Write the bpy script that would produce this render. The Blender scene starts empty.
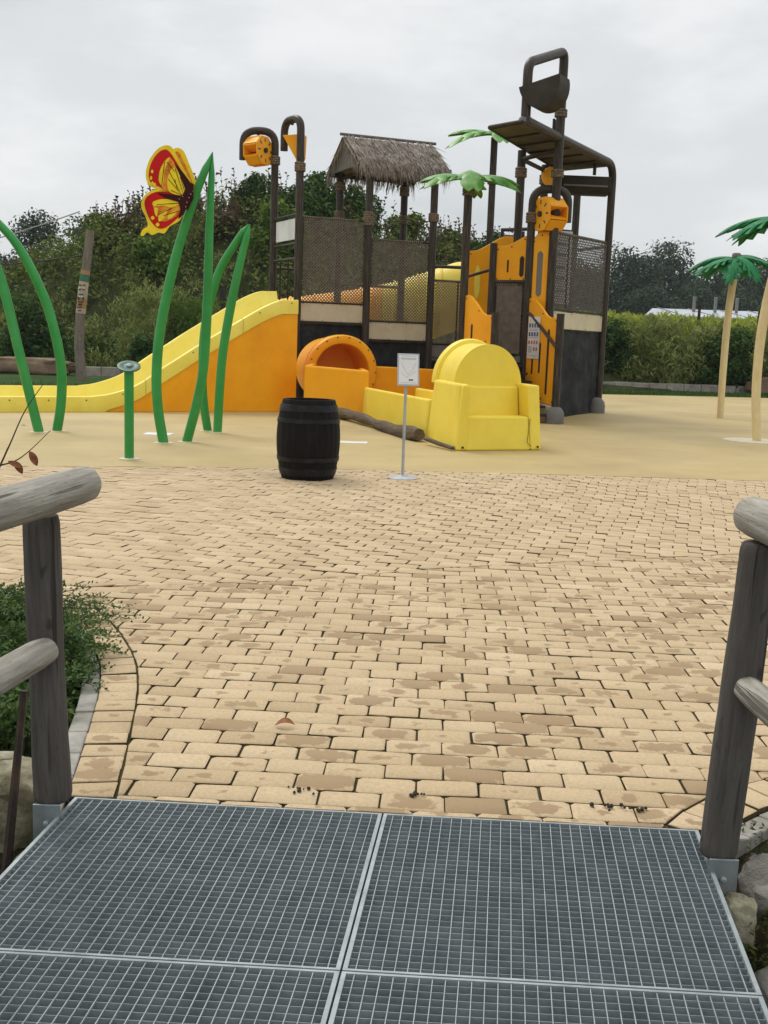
import bpy, math, random
from math import sin, cos, pi, radians, sqrt, atan2
from mathutils import Vector, Matrix, noise as mnoise

S = bpy.context.scene
COL = S.collection
V = Vector

# ------------------------------------------------------------------ helpers
class MB:
    """collects shapes in world coordinates, builds ONE mesh object"""
    def __init__(s):
        s.v = []; s.f = []; s.m = []; s.wc = []; s.haswc = False; s.mi = 0
    def add(s, verts, faces, wc=None):
        b = len(s.v)
        s.v += [tuple(p) for p in verts]
        s.f += [tuple(b + i for i in f) for f in faces]
        s.m += [s.mi] * len(faces)
        if wc is None: s.wc += [tuple(p) for p in verts]
        else: s.wc += wc; s.haswc = True
        return s
    def box(s, c, size, ax=None, ay=None, az=None):
        ax = V(ax).normalized() if ax else V((1, 0, 0)); az = V(az).normalized() if az else V((0, 0, 1))
        ay = V(ay).normalized() if ay else az.cross(ax)
        c = V(c); x, y, z = (size[0] / 2 * ax, size[1] / 2 * ay, size[2] / 2 * az)
        vs = [c + i * x + j * y + k * z for k in (-1, 1) for j in (-1, 1) for i in (-1, 1)]
        return s.add(vs, [(0, 2, 3, 1), (4, 5, 7, 6), (0, 1, 5, 4), (2, 6, 7, 3), (0, 4, 6, 2), (1, 3, 7, 5)])
    def prism(s, pts, ext):
        n = len(pts); e = V(ext); a = [V(p) for p in pts]
        nn = V((0, 0, 0))
        for i in range(n):
            nn += (a[i]).cross(a[(i + 1) % n])
        if nn.dot(e) < 0: a = a[::-1]
        vs = [p for p in a] + [p + e for p in a]
        fs = [tuple(range(n))[::-1], tuple(range(n, 2 * n))] + [(i, (i + 1) % n, n + (i + 1) % n, n + i) for i in range(n)]
        return s.add(vs, fs)
    def tube(s, path, r, seg=10, caps=True, jit=0, rng=None):
        P = [V(p) for p in path]; n = len(P)
        rr = r if isinstance(r, (list, tuple)) else [r] * n
        T = []
        for i in range(n):
            t = (P[min(i + 1, n - 1)] - P[max(i - 1, 0)]); T.append(t.normalized())
        up = V((0, 0, 1)) if abs(T[0].z) < .9 else V((1, 0, 0))
        a = T[0].cross(up).normalized()
        vs = []; wc = []; L = 0
        for i in range(n):
            a = (a - T[i] * a.dot(T[i])).normalized(); b = T[i].cross(a)
            if i: L += (P[i] - P[i - 1]).length
            for k in range(seg):
                ph = 2 * pi * k / seg; q = rr[i] * (1 + (jit * (rng.random() - .5) if jit else 0))
                vs.append(P[i] + a * cos(ph) * q + b * sin(ph) * q); wc.append((cos(ph) * rr[i], sin(ph) * rr[i], L))
        fs = []
        for i in range(n - 1):
            for k in range(seg):
                k2 = (k + 1) % seg
                fs.append((i * seg + k, i * seg + k2, (i + 1) * seg + k2, (i + 1) * seg + k))
        if caps:
            fs.append(tuple(range(seg))[::-1]); fs.append(tuple((n - 1) * seg + k for k in range(seg)))
        return s.add(vs, fs, wc)
    def lathe(s, prof, o, axis=(0, 0, 1), seg=28, caps=True):
        ax = V(axis).normalized(); o = V(o)
        up = V((0, 0, 1)) if abs(ax.z) < .9 else V((1, 0, 0))
        a = ax.cross(up).normalized(); b = ax.cross(a)
        vs = []; fs = []; wc = []
        for (r, h) in prof:
            for k in range(seg):
                ph = 2 * pi * k / seg
                vs.append(o + ax * h + (a * cos(ph) + b * sin(ph)) * r); wc.append((cos(ph) * r, sin(ph) * r, h))
        n = len(prof)
        for i in range(n - 1):
            for k in range(seg):
                k2 = (k + 1) % seg
                fs.append((i * seg + k, i * seg + k2, (i + 1) * seg + k2, (i + 1) * seg + k))
        if caps:
            fs.append(tuple(range(seg))[::-1]); fs.append(tuple((n - 1) * seg + k for k in range(seg)))
        return s.add(vs, fs, wc)
    def grid(s, rows, closed=False, wc=None):
        n = len(rows[0]); vs = [p for r in rows for p in r]; fs = []
        for i in range(len(rows) - 1):
            for k in range(n if closed else n - 1):
                k2 = (k + 1) % n
                fs.append((i * n + k, i * n + k2, (i + 1) * n + k2, (i + 1) * n + k))
        return s.add(vs, fs, wc)
    def build(s, name, mat, parent=None, smooth=None, bevel=0, kind=None, sub=0):
        org = V((0, 0, 0)); p = parent
        while p is not None:
            org += p.location; p = p.parent
        me = bpy.data.meshes.new(name)
        me.from_pydata([tuple(V(q) - org) for q in s.v], [], s.f)
        mats = mat if isinstance(mat, (list, tuple)) else [mat]
        for m in mats: me.materials.append(m)
        if len(mats) > 1: me.polygons.foreach_set('material_index', s.m)
        if s.haswc:
            at = me.attributes.new('wc', 'FLOAT_VECTOR', 'POINT')
            at.data.foreach_set('vector', [c for w in s.wc for c in w])
        me.update()
        if smooth is not None:
            me.polygons.foreach_set('use_smooth', [True] * len(me.polygons))
            me.set_sharp_from_angle(angle=radians(smooth))
        o = bpy.data.objects.new(name, me); COL.objects.link(o)
        if parent is not None: o.parent = parent
        if kind: o['kind'] = kind
        if bevel:
            b = o.modifiers.new('bevel', 'BEVEL'); b.width = bevel; b.segments = 2; b.limit_method = 'ANGLE'; b.angle_limit = radians(40)
        return o

def fillet(pts, r, n=5):
    """round the inner corners of a polyline"""
    P = [V(p) for p in pts]; out = [P[0]]
    for i in range(1, len(P) - 1):
        a = (P[i - 1] - P[i]); b = (P[i + 1] - P[i]); q = min(r, a.length * .49, b.length * .49)
        A = P[i] + a.normalized() * q; B = P[i] + b.normalized() * q
        for k in range(n + 1):
            t = k / n; out.append(A * (1 - t) ** 2 + P[i] * 2 * t * (1 - t) + B * t * t)
    out.append(P[-1]); return out

def spline(pts, n=8):
    P = [V(p) for p in pts]; P = [2 * P[0] - P[1]] + P + [2 * P[-1] - P[-2]]; out = []
    for i in range(1, len(P) - 2):
        for k in range(n):
            t = k / n; a, b, c, d = P[i - 1:i + 3]
            out.append(.5 * (2 * b + (c - a) * t + (2 * a - 5 * b + 4 * c - d) * t * t + (3 * b - a - 3 * c + d) * t ** 3))
    out.append(P[-2]); return out

def lerp(tab, x):
    if x <= tab[0][0]: return tab[0][1]
    for (a, b), (c, d) in zip(tab, tab[1:]):
        if x <= c: return b + (d - b) * (x - a) / (c - a)
    return tab[-1][1]

def tag(o, label, cat, group=None, kind=None):
    o['label'] = label; o['category'] = cat
    if group: o['group'] = group
    if kind: o['kind'] = kind
    return o
def thing(name, label, cat, loc=(0, 0, 0), group=None):
    o = bpy.data.objects.new(name, None); COL.objects.link(o); o.location = loc; o.empty_display_size = .1
    return tag(o, label, cat, group)
def dup(root, loc, rz=0, sc=1, label=None):
    r = root.copy(); COL.objects.link(r); r.location = loc; r.rotation_euler = (0, 0, rz)
    r.scale = sc if isinstance(sc, tuple) else (sc, sc, sc)
    if label: r['label'] = label
    for ch in list(root.children):
        c = ch.copy(); COL.objects.link(c); c.parent = r
        for g in ch.children:
            d = g.copy(); COL.objects.link(d); d.parent = c
    return r

# ------------------------------------------------------------------ materials
def new_mat(name):
    m = bpy.data.materials.new(name); m.use_nodes = True
    nt = m.node_tree; nt.nodes.clear()
    out = nt.nodes.new('ShaderNodeOutputMaterial'); p = nt.nodes.new('ShaderNodeBsdfPrincipled')
    nt.links.new(p.outputs[0], out.inputs[0])
    return m, nt, p, out
def rgb(c): return (c[0], c[1], c[2], 1)
def N(nt, t, **kw):
    n = nt.nodes.new(t)
    for k, v in kw.items(): setattr(n, k, v)
    return n
def noise(nt, vec, scale, detail=4, rough=.55):
    n = N(nt, 'ShaderNodeTexNoise'); n.inputs['Scale'].default_value = scale; n.inputs['Detail'].default_value = detail
    n.inputs['Roughness'].default_value = rough; nt.links.new(vec, n.inputs['Vector']); return n.outputs['Fac']
def ramp(nt, fac, stops):
    r = N(nt, 'ShaderNodeValToRGB'); cr = r.color_ramp
    while len(cr.elements) < len(stops): cr.elements.new(.5)
    for e, (p, c) in zip(cr.elements, stops):
        e.position = p; e.color = rgb(c) if isinstance(c, (tuple, list)) else (c, c, c, 1)
    nt.links.new(fac, r.inputs[0]); return r.outputs[0]
def mix(nt, fac, a, b, mode='MIX'):
    m = N(nt, 'ShaderNodeMix', data_type='RGBA', blend_type=mode)
    for sock, v in ((m.inputs[0], fac), (m.inputs[6], a), (m.inputs[7], b)):
        if hasattr(v, 'is_output'): nt.links.new(v, sock)
        elif isinstance(v, (tuple, list)): sock.default_value = rgb(v)
        else: sock.default_value = v
    return m.outputs[2]
def coords(nt, kind='Object', scale=None, attr=None):
    if attr:
        a = N(nt, 'ShaderNodeAttribute', attribute_name=attr); o = a.outputs['Vector']
    else:
        o = N(nt, 'ShaderNodeTexCoord').outputs[kind]
    if scale:
        mp = N(nt, 'ShaderNodeMapping'); mp.inputs['Scale'].default_value = scale; nt.links.new(o, mp.inputs[0]); o = mp.outputs[0]
    return o
def bump(nt, p, h, strength, dist=.01):
    b = N(nt, 'ShaderNodeBump'); b.inputs['Strength'].default_value = strength; b.inputs['Distance'].default_value = dist
    nt.links.new(h, b.inputs['Height']); nt.links.new(b.outputs[0], p.inputs['Normal'])
def mat(name, c, rough=.5, dark=None, light=None, sc=3, bumps=0, bsc=40, metal=0, spec=.5, dirt=None, dirt_amt=.3, dirt_sc=1.2, bdist=.01, stretch=None, attr=None, coat=0):
    m, nt, p, out = new_mat(name)
    co = coords(nt, scale=stretch, attr=attr)
    f = noise(nt, co, sc, 6, .6)
    d = dark or tuple(x * .82 for x in c); l = light or tuple(min(1, x * 1.1) for x in c)
    col = ramp(nt, f, [(.32, d), (.5, c), (.7, l)])
    if dirt:
        g = ramp(nt, noise(nt, co, dirt_sc, 8, .7), [(.5, 0.), (.72, dirt_amt)])
        col = mix(nt, g, col, dirt)
    nt.links.new(col, p.inputs['Base Color'])
    p.inputs['Metallic'].default_value = metal
    rr = N(nt, 'ShaderNodeMapRange'); rr.inputs[3].default_value = max(0, rough - .1); rr.inputs[4].default_value = min(1, rough + .12)
    nt.links.new(noise(nt, co, sc * 2.3, 5), rr.inputs[0]); nt.links.new(rr.outputs[0], p.inputs['Roughness'])
    p.inputs['Specular IOR Level'].default_value = spec
    if coat: p.inputs['Coat Weight'].default_value = coat; p.inputs['Coat Roughness'].default_value = .15
    if bumps: bump(nt, p, noise(nt, co, bsc, 6, .65), bumps, bdist)
    return m
def foliage(name, dark, mid, light, transl=.25, patch=.5, rough=.55, dead=None, dead_at=.62):
    m, nt, p, out = new_mat(name)
    g = N(nt, 'ShaderNodeNewGeometry'); oi = N(nt, 'ShaderNodeObjectInfo')
    co = coords(nt)
    ad = N(nt, 'ShaderNodeVectorMath', operation='ADD'); nt.links.new(co, ad.inputs[0]); nt.links.new(oi.outputs['Location'], ad.inputs[1])
    nz = noise(nt, ad.outputs[0], patch, 3)
    mx = N(nt, 'ShaderNodeMath', operation='ADD'); h1 = N(nt, 'ShaderNodeMath', operation='MULTIPLY'); h1.inputs[1].default_value = .42
    nt.links.new(g.outputs['Random Per Island'], h1.inputs[0]); nt.links.new(h1.outputs[0], mx.inputs[0])
    h2 = N(nt, 'ShaderNodeMath', operation='MULTIPLY'); h2.inputs[1].default_value = .75; nt.links.new(nz, h2.inputs[0]); nt.links.new(h2.outputs[0], mx.inputs[1])
    col = ramp(nt, mx.outputs[0], [(.3, dark), (.58, mid), (.85, light)])
    if dead:
        col = mix(nt, ramp(nt, noise(nt, ad.outputs[0], patch * .6, 4), [(dead_at - .06, 0.), (dead_at + .06, .85)]), col, dead)
    nt.links.new(col, p.inputs['Base Color']); p.inputs['Roughness'].default_value = .75; p.inputs['Specular IOR Level'].default_value = .1
    t = N(nt, 'ShaderNodeBsdfTranslucent'); nt.links.new(col, t.inputs[0])
    ms = N(nt, 'ShaderNodeMixShader'); ms.inputs[0].default_value = transl
    nt.links.new(p.outputs[0], ms.inputs[1]); nt.links.new(t.outputs[0], ms.inputs[2]); nt.links.new(ms.outputs[0], out.inputs[0])
    return m

YEL = mat('yellow_fibreglass', (.85, .655, .075), .42, (.80, .60, .06), (.88, .70, .10), sc=1.3, dirt=(.50, .37, .06), dirt_amt=.16, dirt_sc=2.5, spec=.28)
YEL2 = mat('yellow_rim_gelcoat', (.85, .69, .10), .40, (.81, .63, .08), (.88, .73, .14), sc=1.6, dirt=(.5, .4, .08), dirt_amt=.2, dirt_sc=3, spec=.3)
ORA = mat('orange_fibreglass', (.90, .385, .006), .42, (.85, .34, .005), (.93, .43, .010), sc=1.2, dirt=(.5, .22, .02), dirt_amt=.2, dirt_sc=2, spec=.25)
POST = mat('brown_post_paint', (.043, .033, .025), .42, (.02, .015, .011), (.10, .079, .058), sc=2.2, stretch=(22, 22, 1.2), attr='wc', bumps=.25, bsc=6, bdist=.006, spec=.22)
BROWN = mat('brown_panel_paint', (.034, .026, .019), .6, (.022, .017, .012), (.055, .043, .03), sc=3, spec=.25, bumps=.15, bsc=20)
PLATE = mat('deflector_underside', (.075, .055, .035), .6, (.04, .03, .02), (.12, .09, .05), sc=2, stretch=(1, 1, 1), bumps=.2, bsc=12)
ROPE = mat('brown_rope', (.155, .13, .105), .85, (.115, .095, .077), (.205, .175, .145), sc=8)
ROPED = mat('dark_rope', (.105, .092, .076), .85, (.075, .065, .053), (.14, .122, .1), sc=8)
ROPEC = mat('rope_collar_tan', (.15, .11, .075), .85, (.06, .045, .03), (.28, .21, .14), sc=30, bumps=.5, bsc=60)
CREAM = mat('cream_panel', (.60, .52, .36), .5, (.55, .47, .32), (.64, .56, .40), sc=2, dirt=(.3, .25, .17), dirt_amt=.3, dirt_sc=3)
GREYP = mat('grey_panel', (.16, .15, .14), .6, sc=2)
BEIGE = mat('beige_panel', (.25, .19, .135), .65, sc=2, dirt=(.13, .1, .07), dirt_amt=.4)
STONE = mat('moulded_stone', (.028, .0295, .031), .8, (.016, .017, .018), (.05, .052, .053), sc=2.6, spec=.15, bumps=1.0, bsc=5, bdist=.06)
DOME = mat('grey_footing', (.15, .14, .13), .8, sc=6, bumps=.3, bsc=40)
WHITE = mat('white_sheet', (.72, .72, .71), .4, sc=2, dirt=(.5, .5, .48), dirt_amt=.25)
BLACK = mat('black_print', (.03, .03, .035), .5)
BLUE = mat('blue_print', (.06, .11, .22), .5)
GREYPR = mat('grey_print', (.45, .46, .47), .5)
REDPR = mat('red_print', (.42, .12, .08), .5)
SLOT_SHADE = mat('painted_slot_shade', (.03, .016, .006), .8)
THATCH = mat('thatch', (.255, .212, .172), .9, (.15, .122, .098), (.37, .315, .26), sc=5)
BOARD = mat('gable_board', (.16, .15, .125), .8, sc=3, stretch=(8, 8, .6))
GREEN = mat('green_gloss_paint', (.03, .27, .052), .32, (.024, .235, .042), (.045, .31, .068), sc=2, spec=.35, coat=.08, dirt=(.05, .2, .05), dirt_amt=.3)
GREEND = mat('dish_green', (.025, .095, .062), .4, (.015, .06, .04), (.06, .16, .11), sc=6, spec=.3)
LEAFB = mat('leaf_panel_light', (.085, .25, .028), .42, (.045, .17, .016), (.25, .43, .15), sc=3.0, spec=.3)
LEAFD = mat('leaf_panel_dark', (.010, .155, .045), .5, (.006, .10, .028), (.028, .225, .08), sc=3.2, spec=.15)
TRUNKP = mat('palm_trunk_paint', (.70, .56, .29), .5, (.64, .50, .24), (.76, .62, .36), sc=4, dirt=(.4, .28, .12), dirt_amt=.3, stretch=(3, 3, 1))
RUST = mat('rusty_iron', (.05, .034, .026), .85, (.025, .018, .014), (.11, .06, .035), sc=9, bumps=.4)
GALV = mat('galvanised_steel', (.30, .34, .36), .5, (.22, .25, .27), (.4, .44, .46), sc=9, metal=.75, dirt=(.2, .22, .21), dirt_amt=.3)
GALVD = mat('grating_bar_steel', (.27, .31, .325), .5, (.20, .235, .25), (.34, .375, .39), sc=10, metal=.15)
GALVL = mat('grating_rod_steel', (.31, .345, .355), .55, (.24, .27, .28), (.39, .42, .425), sc=14, metal=.3)
SILV = mat('silver_paint', (.42, .44, .46), .4, metal=.3)
BARREL = mat('black_stained_oak', (.009, .0075, .007), .55, (.005, .004, .004), (.02, .017, .015), sc=2.5, stretch=(14, 14, 1.4), attr='wc', bumps=.5, bsc=8, bdist=.01, spec=.1)
HOOP = mat('black_hoop_iron', (.012, .012, .013), .42, (.009, .009, .01), (.03, .03, .032), sc=7, spec=.16)

def wood(name, dark, mid, light, sc=(26, 26, 2.2), bumpv=.5, crack=.55, green=None):
    m, nt, p, out = new_mat(name)
    co = coords(nt, scale=sc, attr='wc'); co2 = coords(nt, scale=(4, 4, 1.6), attr='wc')
    a = noise(nt, co, 1.6, 8, .65); b = noise(nt, co2, 1.5, 5)
    col = ramp(nt, a, [(.28, dark), (.5, mid), (.72, light)])
    col = mix(nt, ramp(nt, b, [(.35, .75), (.65, 0.)]), col, mix(nt, .5, mid, dark))
    if green: col = mix(nt, ramp(nt, noise(nt, co2, 2.1, 5), [(.55, 0.), (.7, .45)]), col, green)
    cr = ramp(nt, noise(nt, coords(nt, scale=(30, 30, 1.1), attr='wc'), 1.2, 3), [(crack + .06, 0.), (crack + .13, .8)])
    col = mix(nt, cr, col, tuple(x * .45 for x in dark))
    kn = ramp(nt, noise(nt, coords(nt, scale=(9, 9, 6), attr='wc'), 1.6, 2, .4), [(.66, 0.), (.72, .7)])
    col = mix(nt, kn, col, tuple(x * .6 for x in dark))
    sp = ramp(nt, noise(nt, coords(nt, scale=(60, 60, 18), attr='wc'), 1.5, 3, .6), [(.6, 0.), (.72, .45)])
    col = mix(nt, sp, col, tuple(x * .8 for x in dark))
    nt.links.new(col, p.inputs['Base Color']); p.inputs['Roughness'].default_value = .85; p.inputs['Specular IOR Level'].default_value = .18
    hh = mix(nt, cr, mix(nt, kn, a, (.1, .1, .1)), (0., 0., 0.))
    bump(nt, p, hh, min(1, bumpv * 1.8), .012)
    return m
WOODL = wood('weathered_rail_wood', (.17, .15, .12), (.38, .35, .30), (.56, .53, .48), green=(.18, .19, .10))
WOODP = wood('weathered_post_wood', (.06, .053, .047), (.115, .102, .09), (.175, .158, .142))
WOODLOG = wood('driftwood', (.06, .042, .027), (.14, .105, .072), (.26, .2, .145), sc=(14, 14, 1.5))
WOODT = wood('totem_wood', (.13, .105, .08), (.23, .19, .15), (.33, .28, .23))
WOODD = wood('dark_stake_wood', (.02, .016, .012), (.04, .032, .025), (.07, .056, .045))
BARK = mat('bark', (.05, .04, .03), .9, sc=3, stretch=(4, 4, 1), bumps=.6, bsc=12)

# ------------------------------------------------------------------ world, light, camera
w = bpy.data.worlds.new('World'); S.world = w; w.use_nodes = True
nt = w.node_tree; nt.nodes.clear()
wo = N(nt, 'ShaderNodeOutputWorld'); bg = N(nt, 'ShaderNodeBackground'); nt.links.new(bg.outputs[0], wo.inputs[0])
sky = N(nt, 'ShaderNodeTexSky', sky_type='NISHITA'); sky.sun_disc = False
SUN_EL, SUN_AZ = radians(52), radians(-35)       # azimuth from +Y towards +X
sky.sun_elevation = SUN_EL; sky.sun_rotation = SUN_AZ
gen = N(nt, 'ShaderNodeTexCoord').outputs['Generated']
sep = N(nt, 'ShaderNodeSeparateXYZ'); nt.links.new(gen, sep.inputs[0])
mp = N(nt, 'ShaderNodeMapping'); mp.inputs['Scale'].default_value = (1, 1, 2.6); nt.links.new(gen, mp.inputs[0])
big = noise(nt, mp.outputs[0], 2.3, 7, .55)
cl = ramp(nt, big, [(.34, (10.2, 10.7, 11.)), (.5, (12.4, 12.8, 13.)), (.66, (15., 15.2, 15.2))])
cl.node.color_ramp.interpolation = 'EASE'
glow = ramp(nt, sep.outputs[2], [(0., .55), (.28, .55), (1., 1.)])
cl = mix(nt, 1.0, cl, glow, 'MULTIPLY')
nt.links.new(mix(nt, .96, sky.outputs[0], cl), bg.inputs[0]); bg.inputs[1].default_value = .1

sl = bpy.data.lights.new('sun', 'SUN'); sl.energy = 1.5; sl.angle = radians(22); sl.color = (1, .965, .91)
so = bpy.data.objects.new('sun', sl); COL.objects.link(so)
d = V((sin(SUN_AZ) * cos(SUN_EL), cos(SUN_AZ) * cos(SUN_EL), sin(SUN_EL)))
so.rotation_euler = d.to_track_quat('Z', 'Y').to_euler(); so.location = d * 60

FPX, TH, RO, CH = 1080., math.atan(174 / 1080.), .035, 1.6
r_ = V((cos(RO), sin(TH) * sin(RO), cos(TH) * sin(RO))); u_ = V((-sin(RO), sin(TH) * cos(RO), cos(TH) * cos(RO))); f_ = V((0, cos(TH), -sin(TH)))
cam = bpy.data.cameras.new('camera'); co_ = bpy.data.objects.new('camera', cam); COL.objects.link(co_)
co_.matrix_world = Matrix(((r_.x, u_.x, -f_.x, 0), (r_.y, u_.y, -f_.y, 0), (r_.z, u_.z, -f_.z, CH), (0, 0, 0, 1)))
cam.sensor_fit = 'VERTICAL'; cam.sensor_height = 24; cam.lens = 24 * FPX / 1024; cam.clip_end = 3000; cam.clip_start = .05
S.camera = co_
S.view_settings.view_transform = 'Standard'; S.view_settings.look = 'None'; S.view_settings.exposure = .12; S.view_settings.gamma = 1
S.cycles.max_bounces = 6; S.cycles.transparent_max_bounces = 8
S.cycles.use_denoising = True

R = random.Random(11)

# ================================================================== SETTING
def soil_mat():
    m, nt, p, out = new_mat('soil_and_moss'); co = coords(nt)
    col = ramp(nt, noise(nt, co, 2.2, 8, .65), [(.3, (.022, .017, .011)), (.5, (.06, .048, .03)), (.7, (.11, .09, .06))])
    col = mix(nt, ramp(nt, noise(nt, co, 3.1, 6), [(.48, 0.), (.6, .85)]), col, (.035, .05, .012))
    nt.links.new(col, p.inputs['Base Color']); p.inputs['Roughness'].default_value = .95
    bump(nt, p, noise(nt, co, 14, 8, .7), 1, .05); return m
SOIL = soil_mat()
def lawn_mat():
    m, nt, p, out = new_mat('lawn_grass'); co = coords(nt)
    col = ramp(nt, noise(nt, co, .35, 8, .7), [(.3, (.022, .05, .012)), (.55, (.04, .085, .018)), (.75, (.075, .115, .03))])
    col = mix(nt, ramp(nt, noise(nt, co, 9, 4, .7), [(.4, .0), (.7, .5)]), col, (.02, .045, .01))
    nt.links.new(col, p.inputs['Base Color']); p.inputs['Roughness'].default_value = .9
    bump(nt, p, noise(nt, co, 25, 6, .7), 1, .05); return m
LAWN = lawn_mat(); LAWN.node_tree.nodes['Principled BSDF'].inputs['Specular IOR Level'].default_value = .08; SOIL.node_tree.nodes['Principled BSDF'].inputs['Specular IOR Level'].default_value = .15

# ground: one sheet to the horizon, dipping into a ditch under the bridge
def ditch(x, y):
    if y > 6.2: return -.12
    near = max(0, min(1, ((3.75 if x < 1.08 else 3.25) - y) / 1.5))
    z = -.12 - .95 * (near * near * (3 - 2 * near))
    if x > 1.08 and y > 2.9: z += .07 * min(1, (y - 2.9) / .3)
    if x < -1.15 and y > 3.2: z -= .22 * max(0, min(1, (5.4 - y) / 1.6))
    return z + .05 * mnoise.noise(V((x * 1.3, y * 1.3, 0))) * (1 if y < 6 else 0)
xs = [-900, -300, -120, -60, -30, -14] + [-8 + .25 * i for i in range(65)] + [14, 30, 60, 120, 300, 900]
ys = [-200, -60, -20, -8] + [-4 + .2 * i for i in range(56)] + [9, 15, 25, 40, 60, 100, 200, 500, 1500]
mb = MB(); mb.grid([[(x, y, ditch(x, y)) for x in xs] for y in ys])
go = mb.build('ground', [SOIL, LAWN], smooth=60, kind='structure')
for p_ in go.data.polygons: p_.material_index = 1 if p_.center.y > 8 or abs(p_.center.x) > 9 else 0

# lawn and the pale splash pad laid on it
def lawn_edge(): pass
def sheet(name, outline, z, m, th=.1, kind='structure', bevel=0):
    mb = MB(); mb.prism([(x, y, z - th) for x, y in outline], (0, 0, th)); return mb.build(name, m, kind=kind, bevel=bevel)
sheet('lawn', [(-80, 26), (-12, 25), (40, 25), (90, 30), (90, 48), (-80, 48)], -.012, LAWN, .09)

m, nt, p, out = new_mat('splash_pad_rubber'); co = coords(nt)
col = ramp(nt, noise(nt, co, .45, 7, .62), [(.3, (.315, .222, .075)), (.5, (.41, .298, .108)), (.7, (.485, .368, .148))])
stre = noise(nt, coords(nt, scale=(.35, 1.6, 1)), .9, 7, .7)
col = mix(nt, ramp(nt, stre, [(.46, 0.), (.66, .6)]), col, (.36, .262, .12))
col = mix(nt, ramp(nt, noise(nt, co, 1.7, 8, .72), [(.54, 0.), (.7, .4)]), col, (.29, .2, .085))
col = mix(nt, ramp(nt, noise(nt, co, 60, 4, .8), [(.45, 0.), (.7, .35)]), col, (.60, .50, .28))
col = mix(nt, ramp(nt, noise(nt, co, 85, 4, .8), [(.55, 0.), (.72, .4)]), col, (.24, .17, .075))
nt.links.new(col, p.inputs['Base Color']); p.inputs['Roughness'].default_value = .62
bump(nt, p, noise(nt, co, 220, 3), .3, .004)
PAD = m
front = [(-30, 11.0), (-16, 11.2), (-9, 11.55), (-4.4, 12.3), (-2.2, 12.85), (0, 13.15), (2.4, 13.35), (4.8, 13.42), (9, 13.2), (16, 12.4), (30, 11)]
back = [(42, 41), (22, 39.6), (11, 37.2), (4, 35.2), (-2, 31), (-7, 27.5), (-14, 23.5), (-30, 17)]
sheet('splash_pad', front + back, .0, PAD, .1)

# paving: every block modelled in one sheet
m, nt, p, out = new_mat('paving_blocks'); co = coords(nt)
g = N(nt, 'ShaderNodeNewGeometry')
base = ramp(nt, g.outputs['Random Per Island'], [(0., (.415, .298, .168)), (.3, (.495, .368, .213)), (.6, (.54, .41, .247)), (.8, (.495, .36, .212)), (1., (.595, .46, .288))])
base = mix(nt, ramp(nt, noise(nt, co, 55, 5, .7), [(.38, .0), (.68, .5)]), base, (.33, .235, .135))
base = mix(nt, ramp(nt, noise(nt, co, 160, 3, .7), [(.52, .0), (.68, .6)]), base, (.64, .53, .37))
wet = N(nt, 'ShaderNodeAttribute', attribute_name='wc').outputs['Vector']
sp = N(nt, 'ShaderNodeSeparateXYZ'); nt.links.new(wet, sp.inputs[0])
# damp patches: each block has its own dampness (z), shrinking from the middle of the block
ds = N(nt, 'ShaderNodeCombineXYZ'); nt.links.new(sp.outputs[0], ds.inputs[0]); nt.links.new(sp.outputs[1], ds.inputs[1])
ln = N(nt, 'ShaderNodeVectorMath', operation='LENGTH'); nt.links.new(ds.outputs[0], ln.inputs[0])
ad = N(nt, 'ShaderNodeMath', operation='SUBTRACT'); nt.links.new(sp.outputs[2], ad.inputs[0]); nt.links.new(ln.outputs['Value'], ad.inputs[1])
nz = noise(nt, co, 16, 4, .6); a2 = N(nt, 'ShaderNodeMath', operation='MULTIPLY_ADD'); nt.links.new(nz, a2.inputs[0]); a2.inputs[1].default_value = 2.0; nt.links.new(ad.outputs[0], a2.inputs[2])
damp = ramp(nt, a2.outputs[0], [(.82, 0.), (.97, .75)])
base = mix(nt, damp, base, (.265, .175, .092))
base = mix(nt, ramp(nt, noise(nt, co, .9, 5, .6), [(.45, 0.), (.7, .22)]), base, (.36, .25, .13))
nt.links.new(base, p.inputs['Base Color']); p.inputs['Roughness'].default_value = .8; p.inputs['Specular IOR Level'].default_value = .3
bump(nt, p, noise(nt, co, 90, 6, .7), .55, .004)
PAVE = m
JOINT = mat('paving_joint_soil', (.06, .047, .022), .95, (.025, .024, .008), (.11, .085, .045), sc=4, spec=.1, bumps=.6, bsc=60)

ringL = [(-.88, 3.40), (-.93, 3.76), (-1.00, 4.2), (-1.08, 4.66), (-1.21, 5.15), (-1.41, 5.63), (-1.68, 6.1), (-2.1, 6.52), (-2.7, 6.85), (-3.6, 7.1), (-5, 7.3), (-9, 7.5)]
ringR = [(.93, 3.36), (1.02, 3.5), (1.16, 3.66), (1.36, 3.82), (1.64, 3.98), (2.0, 4.1), (2.6, 4.2), (3.6, 4.3), (6, 4.4), (9, 4.5)]
ringL = [tuple(q)[:2] for q in spline([(x, y, 0) for x, y in ringL], 6)]
ringR = [tuple(q)[:2] for q in spline([(x, y, 0) for x, y in ringR], 6)]
def offs(line, d):
    out = []
    for i, (x, y) in enumerate(line):
        a = line[max(0, i - 1)]; b = line[min(len(line) - 1, i + 1)]
        t = V((b[0] - a[0], b[1] - a[1])).normalized(); out.append((x - t.y * d, y + t.x * d))
    return out
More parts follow.
